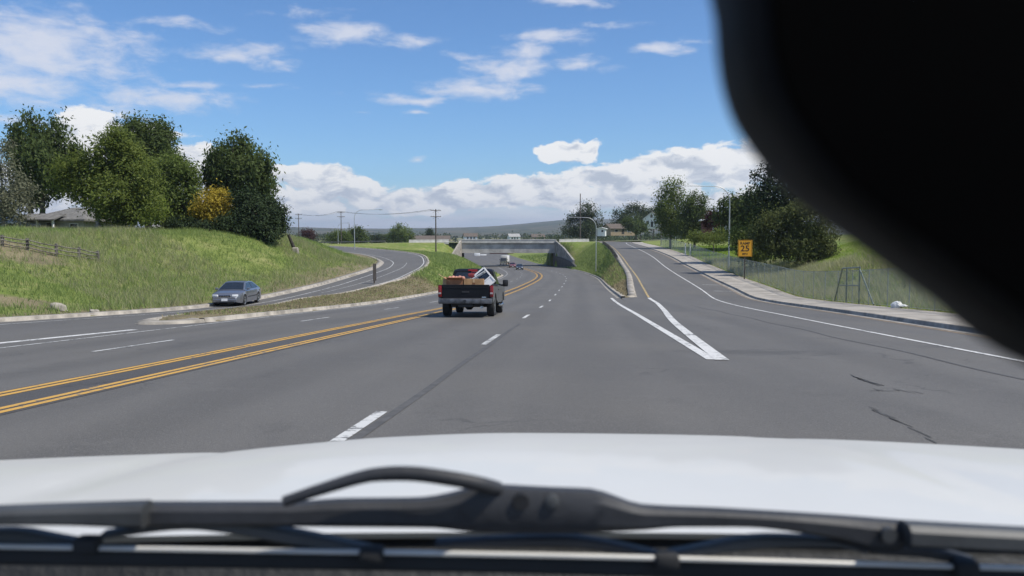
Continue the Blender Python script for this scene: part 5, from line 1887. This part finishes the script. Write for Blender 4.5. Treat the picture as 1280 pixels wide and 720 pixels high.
load("cardboard_box", MB().box((0, 0, .39), (.72, .5, .78), bevel=.006), M_CARD, "closed brown cardboard box at the right of the pickup tailgate", "box", (.26, -2.32, .60), (0, 0, R(3)),
     extra=[("tape", MB().box((0, -.252, .69), (.06, .006, .18)), M_CARD2), ("print_mark", MB().box((0, -.253, .61), (.10, .005, .07)), mat("print_ink", (.2, .08, .03), .8))])
load("cardboard_box", carton(.62, .5, .76), mat("red_brown_carton", (.34, .15, .07), .85, vary=.1), "open red brown carton in the middle of the pickup tailgate", "box", (-.40, -2.30, .60), (0, 0, R(-4)))
load("cardboard_box", MB().box((0, 0, .40), (.42, .4, .8), bevel=.006).box((-.16, -.18, .83), (.5, .34, .012), Matrix.Rotation(R(28), 3, 'Y')), M_CARD2, "pale tan carton with a raised flap at the left of the pickup bed", "box", (-.74, -2.2, .58), (0, R(4), R(6)))
mb = MB()
for k in range(5):
    mb.tube([(-.26 + .12 * k, -.14, .02 * k), (-.22 + .12 * k, 0, .07 + .02 * (k % 2)), (-.2 + .1 * k, .14, .02)], [.05, .085, .04], 8)
load("cloth_bundle", mb, mat("pink_cloth", (.50, .24, .18), .9, vary=.2), "pinkish crumpled cloth bundle stuffed in the open carton", "cloth", (-.40, -2.36, 1.33), (0, 0, 0), 60)
# white framed panel (old window sash) leaning on the load
mb = MB()
for (cx, cz, w, h) in ((-.22, .36, .06, .72), (.22, .36, .06, .72), (0, .03, .50, .06), (0, .69, .50, .06), (0, .28, .50, .045)):
    mb.box((cx, 0, cz), (w, .05, h), bevel=.006)
load("window_frame", mb, M_WHITEPAINT, "old white window frame leaning sideways on top of the pickup load", "window frame", (.80, -1.50, 1.14), (R(-12), R(-40), R(6)), None,
     [("pane", MB().box((0, 0, .485), (.385, .012, .36)), M_GLASS), ("pane", MB().box((0, 0, .16), (.385, .012, .19)), M_WHITEPAINT)])
mb = MB()
mb.tube([(0, 0, 0), (.62, .25, .42)], .025, 8); mb.tube([(.05, .12, -.02), (.67, .37, .40)], .025, 8)
for f in (.2, .5, .8):
    mb.tube([Vector((0, 0, 0)).lerp(Vector((.62, .25, .42)), f), Vector((.05, .12, -.02)).lerp(Vector((.67, .37, .40)), f)], .018, 6)
load("ladder", mb, M_GALV, "short pale step ladder lying slanted between the boxes and the white frame", "ladder", (-.02, -1.75, 1.28), (0, 0, 0), 60)
# dark rounded bags and a red container under the cab's window
for (lx, ly, sx, sy, sz, nm, lab, m_) in ((-.30, -1.25, .52, .34, .48, "garbage_bag", "big black bag behind the cartons in the pickup bed", mat("black_bag", (.02, .02, .022), .35, vary=.2, bump=.6, bscale=14)),
                                         (.55, -1.15, .36, .3, .46, "garbage_bag", "smaller black bag behind the white window frame", MATS.get("black_bag"))):
    bm = bmesh.new(); bmesh.ops.create_icosphere(bm, subdivisions=4, radius=1)
    for v in bm.verts:
        c = v.co; k = 1 + .07 * math.sin(c.x * 7 + ly * 5) * math.sin(c.y * 6) + .05 * math.sin(c.z * 11 + c.x * 9)
        v.co = Vector((c.x * sx * k, c.y * sy * k, max(c.z, -.9) * sz * k))
    mb = MB(); mb.join(bm)
    load(nm, mb, m_, lab, "bag", (lx, ly, 1.02), (0, 0, R(12 * lx)), 60)
mb = MB(); mb.box((0, 0, .12), (.5, .3, .22), bevel=.05, seg=3); mb.tube([(-.12, 0, .22), (-.1, 0, .29), (.1, 0, .29), (.12, 0, .22)], .02, 8)
load("fuel_can", mb, mat("red_plastic", (.22, .03, .028), .45, vary=.08), "red plastic container on top of the black bag in the pickup", "container", (.12, -1.0, 1.36), (0, 0, R(5)), 40)
mb = MB(); mb.tube([(-.9, 0, 0), (-.3, .05, .14), (.3, .02, .1), (.8, 0, .02)], [.05, .14, .13, .05], 10)
load("white_bag", MB().box((0, 0, .11), (.16, .14, .22), bevel=.04, seg=2), M_WHITEPAINT, "small white jug standing behind the pale tan carton", "jug", (-.62, -1.9, 1.22), (0, 0, 0), 40)

# ------------------------------------------------------------------ the car the picture is taken from: hood, cowl, wipers
def own_car():
    root = empty("white_car", (0, 1.0, 0), 0, "white car hood with black wipers and cowl at the bottom of the picture", "car")
    o = Vector((0, 1.0, 0))
    PW = mat("white_car_paint", (.57, .56, .52), .42, 0.0, vary=.03, scale=1.2, spec=.4, coat=.2)

    def part(mb, name, m, parent=root, smooth=40):
        ob = mb.build(name, m, parent, smooth)
        for v in ob.data.vertices: v.co -= o
        return ob
    # hood: the leading edge follows ex(x); height falls from the cowl to the edge with a slight crown
    sil = pch([-.98, -.92, -.72, -.47, -.40, -.33, -.21, 0, .25, .55, .95], [594, 583.5, 574.5, 567.5, 563, 557, 548.5, 543, 544.5, 550.5, 568])
    def ye(x): return 1.66 - .20 * (abs(x) / .93) ** 2.4
    def ze(x): return CAM_H - (float(sil(x)) - 295) / FOC * ye(x) * 1.004
    yb = .662
    def zb(x): return CAM_H - (672 - 295) / FOC * yb - .03 * (x / .9) ** 2
    rows = []
    xs = np.linspace(-.93, .93, 63)
    for x in xs:
        row = []
        y1, z1, z0 = ye(x), ze(x), zb(x)
        for f in np.linspace(0, 1, 26):
            y = yb + (y1 - yb) * f
            lin = z0 + (z1 - z0) * f
            crown = .030 * math.sin(math.pi * min(1, f * 1.02)) 
            crease = -.006 * math.exp(-((abs(x) - .50 + .06 * f) / .035) ** 2) * sst(f, 0, .25) * (1 - sst(f, .8, 1))
            row.append((x, y, lin + crown + float(crease)))
        sl = (row[-1][2] - row[-2][2]) / (row[-1][1] - row[-2][1])
        a0 = math.atan(-sl)
        r = .11
        cx, cz = y1 - r * math.sin(a0), z1 - r * math.cos(a0)
        for k in range(1, 9):
            a = a0 + (math.pi / 2 - a0) * k / 8
            row.append((x, cx + r * math.sin(a), cz + r * math.cos(a)))
        row.append((x, row[-1][1] + .02, row[-1][2] - .10))
        row.append((x, row[-1][1] + .03, .55)); row.append((x, row[-1][1] - .05, .32))
        rows.append(row)
    hood = part(MB().grid(rows), "hood", PW, smooth=50)
    # fenders
    for s in (-1, 1):
        edge = rows[-1] if s > 0 else rows[0]
        r2 = []
        for (x, y, z) in edge[::1]:
            r2.append([(x, y, z), (x + s * .035, y, z - .02), (x + s * .055, y, min(z - .09, z)), (x + s * .06, y, max(.3, z - .45)), (x + s * .03, y, .28)])
        part(MB().grid(r2), "fender", PW, smooth=50)
        w = wheel(root, s * .82, 1.05, .33, .22, M_GALV)
        for ob in [w] + kids(w):
            for v in ob.data.vertices: v.co -= o
            break
        for ob in kids(w):
            for v in ob.data.vertices: v.co -= o
    # cowl: dark plastic tray under the glass with slots
    M_COWL = mat("cowl_plastic", (.020, .021, .021), .7, vary=.25, scale=9, bump=.3, bscale=60)
    mb = MB()
    cr = []
    for x in np.linspace(-.86, .86, 40):
        z = zb(x)
        cr.append([(x, yb + .02, z - .012), (x, yb - .004, z - .014), (x, yb - .03, z - .045), (x, yb - .12, z - .05), (x, .40, z - .035), (x, .36, z - .2)])
    mb.grid(cr)
    cowl = part(mb, "cowl", M_COWL)
    mb = MB()
    for k in range(60):
        mb.box((-.8 + 1.6 * k / 59, .575, zb(0) - .043 - .03 * ((-.8 + 1.6 * k / 59) / .9) ** 2), (.008, .07, .012), bevel=.002)
    part(mb, "cowl_slat", M_COWL, cowl)
    # wiper: pixel outlines become real bars about 0.55 m ahead of the lens, resting over the cowl
    M_WIP = mat("wiper_black", (.030, .031, .034), .6, vary=.16, scale=16, bump=.06, bscale=90)
    M_WIP2 = mat("wiper_grey", (.052, .054, .054), .55, vary=.15, scale=14, bump=.05, bscale=80)

    def q(px, py, Y): return at(px, py, Y)

    def bar(top, bottom, Y, th, name, m, parent, bevel=.0035):
        """a bar whose upper and lower edges run through these points, th metres thick"""
        f = pch(*zip(*top)); g = pch(*zip(*bottom))
        x0, x1 = max(top[0][0], bottom[0][0]), min(top[-1][0], bottom[-1][0])
        n = max(6, int(abs(x1 - x0) / 16))
        sec = []
        for px in np.linspace(x0, x1, n):
            a, b = q(px, float(f(px)), Y), q(px, float(g(px)), Y)
            mid = (a + b) / 2; h = (a - b)
            hv = h * .5
            c = []
            for (u, w) in ((.55, -1), (1, -.6), (1, .6), (.55, 1), (-.55, 1), (-1, .6), (-1, -.6), (-.55, -1)):
                c.append(mid + hv * u + Vector((0, th / 2 * w, 0)))
            sec.append(c + [c[0]])
        mb = MB(); mb.grid(sec); mb.face(sec[0][:-1]); mb.face(sec[-1][:-1])
        bmesh.ops.remove_doubles(mb.bm, verts=mb.bm.verts[:], dist=1e-6)
        return part(mb, name, m, parent, 28)

    Y = .56
    # bridge: the long upper frame of the blade with the swelling in the middle
    wiper = bar([(-40, 637), (0, 635), (150, 629.5), (190, 629), (360, 629), (430, 625), (520, 624), (585, 612), (600, 607), (690, 611), (740, 613), (770, 622), (800, 632), (900, 637), (1050, 646), (1128, 652)],
                [(-40, 654), (0, 652), (150, 653), (185, 656), (300, 655), (430, 656), (540, 657), (600, 663), (700, 664), (800, 660), (850, 656), (920, 656), (1040, 671), (1085, 684), (1115, 687), (1128, 680)], Y, .016, "wiper", M_WIP, root)
    bar([(1131, 653), (1200, 657), (1330, 664)], [(1131, 681), (1200, 684), (1330, 690)], Y - .012, .02, "end_yoke", M_WIP2, wiper)
    bar([(-40, 636), (60, 632), (184, 628)], [(-40, 654), (60, 653), (184, 657)], Y - .012, .02, "end_yoke", M_WIP2, wiper)
    # arm hook looping over the blade
    pts = [q(355, 627, Y - .02), q(400, 612, Y - .02), (q(450, 597, Y - .02)), q(480, 592.5, Y - .02), q(520, 592.5, Y - .02), q(565, 598.5, Y - .02), q(600, 605, Y - .016), q(622, 611, Y - .004)]
    sm = []
    P3 = [np.array(p) for p in pts]
    for i in range(len(P3) - 1):
        p0, p1, p2, p3 = P3[max(0, i - 1)], P3[i], P3[i + 1], P3[min(len(P3) - 1, i + 2)]
        for t in np.linspace(0, 1, 7)[:-1]:
            sm.append(Vector(.5 * (2 * p1 + (p2 - p0) * t + (2 * p0 - 5 * p1 + 4 * p2 - p3) * t * t + (3 * p1 - p0 - 3 * p2 + p3) * t ** 3)))
    sm.append(Vector(P3[-1]))
    mb = MB(); mb.tube(sm, [.0036 + .0014 * min(1, i / 20) for i in range(len(sm))], 12); part(mb, "wiper_arm", M_WIP, root, 60)
    # pivot rivet, bolt
    c = q(651, 627, Y - .009); mb = MB(); mb.lathe([(.0055, -.001), (.0055, .003)], c, 1, 20); part(mb, "rivet_hole", M_BLACK, wiper)
    c = q(690, 628, Y - .009); mb = MB(); mb.lathe([(.003, -.0016), (.005, -.0008), (.005, .003)], c, 1, 20); part(mb, "rivet", M_WIP2, wiper)
    c = q(1110, 668, Y - .011); mb = MB(); mb.lathe([(.005, -.003), (.005, .002), (.003, .004)], c, 1, 20); part(mb, "rivet", M_WIP2, wiper)
    # secondary yokes
    bar([(-40, 661), (20, 660), (70, 668), (115, 676)], [(-40, 681), (20, 684), (70, 688), (115, 690)], Y + .006, .012, "yoke", M_WIP2, wiper)
    bar([(130, 664), (240, 648), (280, 648), (360, 660), (465, 682)], [(130, 672), (240, 660), (280, 664), (360, 678), (465, 694)], Y + .004, .012, "yoke", M_WIP2, wiper)
    bar([(545, 674), (700, 668), (830, 690)], [(545, 682), (700, 682), (830, 700)], Y + .006, .012, "yoke", M_WIP, wiper)
    bar([(835, 688), (960, 668), (1040, 672), (1080, 684)], [(835, 699), (960, 684), (1040, 682), (1080, 690)], Y + .004, .012, "yoke", M_WIP2, wiper)
    bar([(1085, 676), (1160, 682), (1215, 696)], [(1085, 690), (1160, 696), (1215, 708)], Y + .006, .012, "yoke", M_WIP, wiper)
    # steel spine of the blade, its rubber and claws
    bar([(-40, 679.5), (300, 685), (640, 690.5), (960, 698.5), (1330, 709.5)], [(-40, 684.8), (300, 690.4), (640, 696), (960, 704), (1330, 715)], Y - .004, .004, "steel_spine", mat("dull_spine_steel", (.62, .60, .55), .5, .2, vary=.08), wiper)
    bar([(-40, 684), (300, 690), (640, 696), (960, 704), (1330, 715)], [(-40, 704), (300, 709), (640, 715), (960, 724), (1330, 735)], Y + .002, .008, "rubber", M_RUBBER, wiper)
    for (px, py) in ((110, 680), (465, 692.5), (833, 700), (1205, 709)):
        mb = MB(); mb.box(q(px, py, Y - .004), (.0165, .014, .0105), bevel=.003, seg=2); part(mb, "claw", M_RUBBER, wiper)
    return root


own_car()


def mirror():
    """black mirror housing close to the lens, hung from the top of the glass"""
    Y = .15
    pix = [(926, -40), (928, 0), (931, 40), (940, 80), (954, 118), (975, 153), (999, 187), (1027, 222), (1057, 250), (1097, 280), (1146, 315), (1198, 352), (1252, 391), (1304, 428), (1380, 486), (1560, 520), (1700, 420), (1700, -120), (1500, -190), (1100, -190), (930, -120)]
    c = [at(a, b, Y) for a, b in pix]
    ctr = sum(c, Vector()) / len(c)
    # smooth closed outline
    n = len(c); out = []
    for i in range(n):
        p0, p1, p2, p3 = (np.array(c[(i + k - 1) % n]) for k in range(4))
        for t in np.linspace(0, 1, 5)[:-1]:
            out.append(Vector(.5 * (2 * p1 + (p2 - p0) * t + (2 * p0 - 5 * p1 + 4 * p2 - p3) * t * t + (3 * p1 - p0 - 3 * p2 + p3) * t ** 3)))
    rows = []
    for (s, dy) in ((.90, 0.0), (.965, .001), (.99, .004), (1.0, .009), (.995, .016), (.97, .024), (.9, .032), (.7, .042), (.4, .048)):
        rows.append([ctr + (p - ctr) * s + Vector((0, dy, 0)) for p in out] )
    for r in rows: r.append(r[0])
    mb = MB(); mb.grid(rows); mb.face(rows[0][:-1]); mb.face(rows[-1][:-1])
    bmesh.ops.remove_doubles(mb.bm, verts=mb.bm.verts[:], dist=1e-7)
    root = empty("rear_view_mirror", ctr, 0, "large out of focus black mirror housing filling the upper right corner", "mirror")
    M_MIR = mat("mirror_black", (.005, .005, .0055), .75, vary=.25, scale=60, spec=.25)
    h = mb.build("housing", M_MIR, root, 50)
    for v in h.data.vertices: v.co -= ctr
    mb = MB(); t = ctr + Vector((.02, .045, .02)); mb.tube([t, t + Vector((0, .06, .06)), t + Vector((0, .1, .12))], [.012, .01, .014], 12)
    st = mb.build("stem", M_MIR, root, 50)
    for v in st.data.vertices: v.co -= ctr
    gl = MB().prism([((p - ctr).x * .86, (p - ctr).z * .86) for p in out], 1, -.0025, .0005).build("mirror_glass", mat("mirror_glass", (.0015, .0015, .0016), .9, spec=.02), root)


mirror()

# ------------------------------------------------------------------ grass
def grass(name, region, n, h, w, seed, m, blades=5, thin=None):
    """tufts of upright blades over the ground where region(x, y) is true; one mass"""
    r = np.random.RandomState(seed)
    x0, x1, y0, y1, fn = region
    X = r.uniform(x0, x1, n * 6); Y = y0 + (y1 - y0) * r.rand(n * 6)
    k = fn(X, Y, r)
    X, Y = X[k][:n], Y[k][:n]
    Z = ground_z(X, Y)
    n = len(X)
    pn = np.sin(X * .35 + 2 * np.sin(Y * .21)) * np.sin(Y * .4 + X * .11)
    H = h * (0.75 + .3 * pn + .25 * r.rand(n))
    N = n * blades
    bx = np.repeat(X, blades) + r.normal(size=N) * .16; by = np.repeat(Y, blades) + r.normal(size=N) * .16
    bz = np.repeat(Z, blades) - .05
    bh = np.repeat(H, blades) * r.uniform(.55, 1.15, N)
    a = r.uniform(0, 2 * math.pi, N); ww = w * r.uniform(.6, 1.3, N)
    lx, ly = r.normal(size=N) * .42 * bh - .12 * bh, r.normal(size=N) * .42 * bh
    A = np.stack([bx - np.cos(a) * ww, by - np.sin(a) * ww, bz], 1)
    B = np.stack([bx + np.cos(a) * ww, by + np.sin(a) * ww, bz], 1)
    C = np.stack([bx + lx, by + ly, bz + bh], 1)
    V = np.stack([A, B, C], 1).reshape(-1, 3)
    F = np.arange(N * 3).reshape(N, 3)
    tint = np.clip(.45 + .22 * np.repeat(pn, blades) + r.normal(size=N) * .17, 0, 1)
    return tag(np_mesh(name, V, F, m, fattr={'tint': tint}), kind="stuff")


M_GRASS = leaf_mat("grass_blades", (.155, .23, .055), (.305, .365, .13), .45)
M_GRASS2 = leaf_mat("pale_grass_blades", (.28, .285, .14), (.43, .41, .24), .45)
M_LAWN = leaf_mat("lawn_blades", (.19, .29, .035), (.31, .41, .07), .45)
M_DRY = leaf_mat("dry_grass_blades", (.23, .19, .11), (.36, .31, .185), .3)

left = lambda X, Y, r: (X < LK(Y) - .8) & (X > -58 - (Y - 30) * .25) & (r.rand(len(X)) > .85 * np.clip(dryness(X, Y), 0, 1))
grass("tall_grass", (-66, -15, 26, 118, left), 52000, .5, .022, 1, M_GRASS, 4)
pale = lambda X, Y, r: left(X, Y, r) & (np.sin(X * .22 + 1.2) * np.sin(Y * .17 + X * .08) > -.15)
grass("pale_grass", (-66, -15, 30, 118, pale), 26000, .66, .017, 2, M_GRASS2, 4)
isl = lambda X, Y, r: (X > LI(Y) + .5) & (X < cl(Y) + u_left(Y) - .5)
grass("bank_grass", (-16, -5, 32, 84, isl), 1300, .15, .03, 31, M_GRASS, 4)
grass("dry_grass", (-16, -5, 32, 84, isl), 5000, .16, .03, 3, M_DRY, 4)
isl2 = lambda X, Y, r: (X > LI(Y) + .5) & (X < cl(Y) + u_left(Y) - .6)
grass("bank_grass", (-30, -3, 82, 225, isl2), 12000, .42, .05, 4, M_GRASS, 4)
gor = lambda X, Y, r: (X > cl(Y) + u_right(Y) + .5) & (X < RI(Y) - .6)
grass("dry_grass", (7, 24, 61, 125, gor), 3500, .30, .04, 5, M_DRY, 4)
grass("bank_grass", (7, 27, 82, 235, gor), 8000, .40, .05, 6, M_GRASS, 4)
rgt = lambda X, Y, r: (X > RK(Y) + FENCE_OFF + .25) & (X < RK(Y) + 26)
grass("fence_grass", (12, 56, 16, 170, rgt), 34000, .34, .026, 7, M_LAWN, 4)
rgt2 = lambda X, Y, r: (X > RK(Y) + FENCE_OFF + .2) & (X < RK(Y) + FENCE_OFF + 7)
grass("pale_grass", (12, 40, 16, 120, rgt2), 8000, .8, .022, 8, M_GRASS2, 4)
bey = lambda X, Y, r: (X > cl(Y) + u_right(Y) + 1)
grass("bank_grass", (0, 40, 274, 380, bey), 4000, .6, .12, 9, M_GRASS, 3)

# ------------------------------------------------------------------ air: thin even haze over the whole valley
def haze():
    m = bpy.data.materials.new("haze"); m.use_nodes = True
    t = m.node_tree
    t.nodes.remove(t.nodes['Principled BSDF'])
    v = t.nodes.new('ShaderNodeVolumePrincipled')
    v.inputs['Color'].default_value = (.80, .88, 1.0, 1)
    v.inputs['Density'].default_value = HAZE
    v.inputs['Anisotropy'].default_value = 0.3
    t.links.new(v.outputs[0], t.nodes['Material Output'].inputs['Volume'])
    o = MB().box((0, 5300, 84), (23000, 11900, 200)).build("haze", m)
    tag(o, kind="stuff")


HAZE = 1.3e-4
haze()
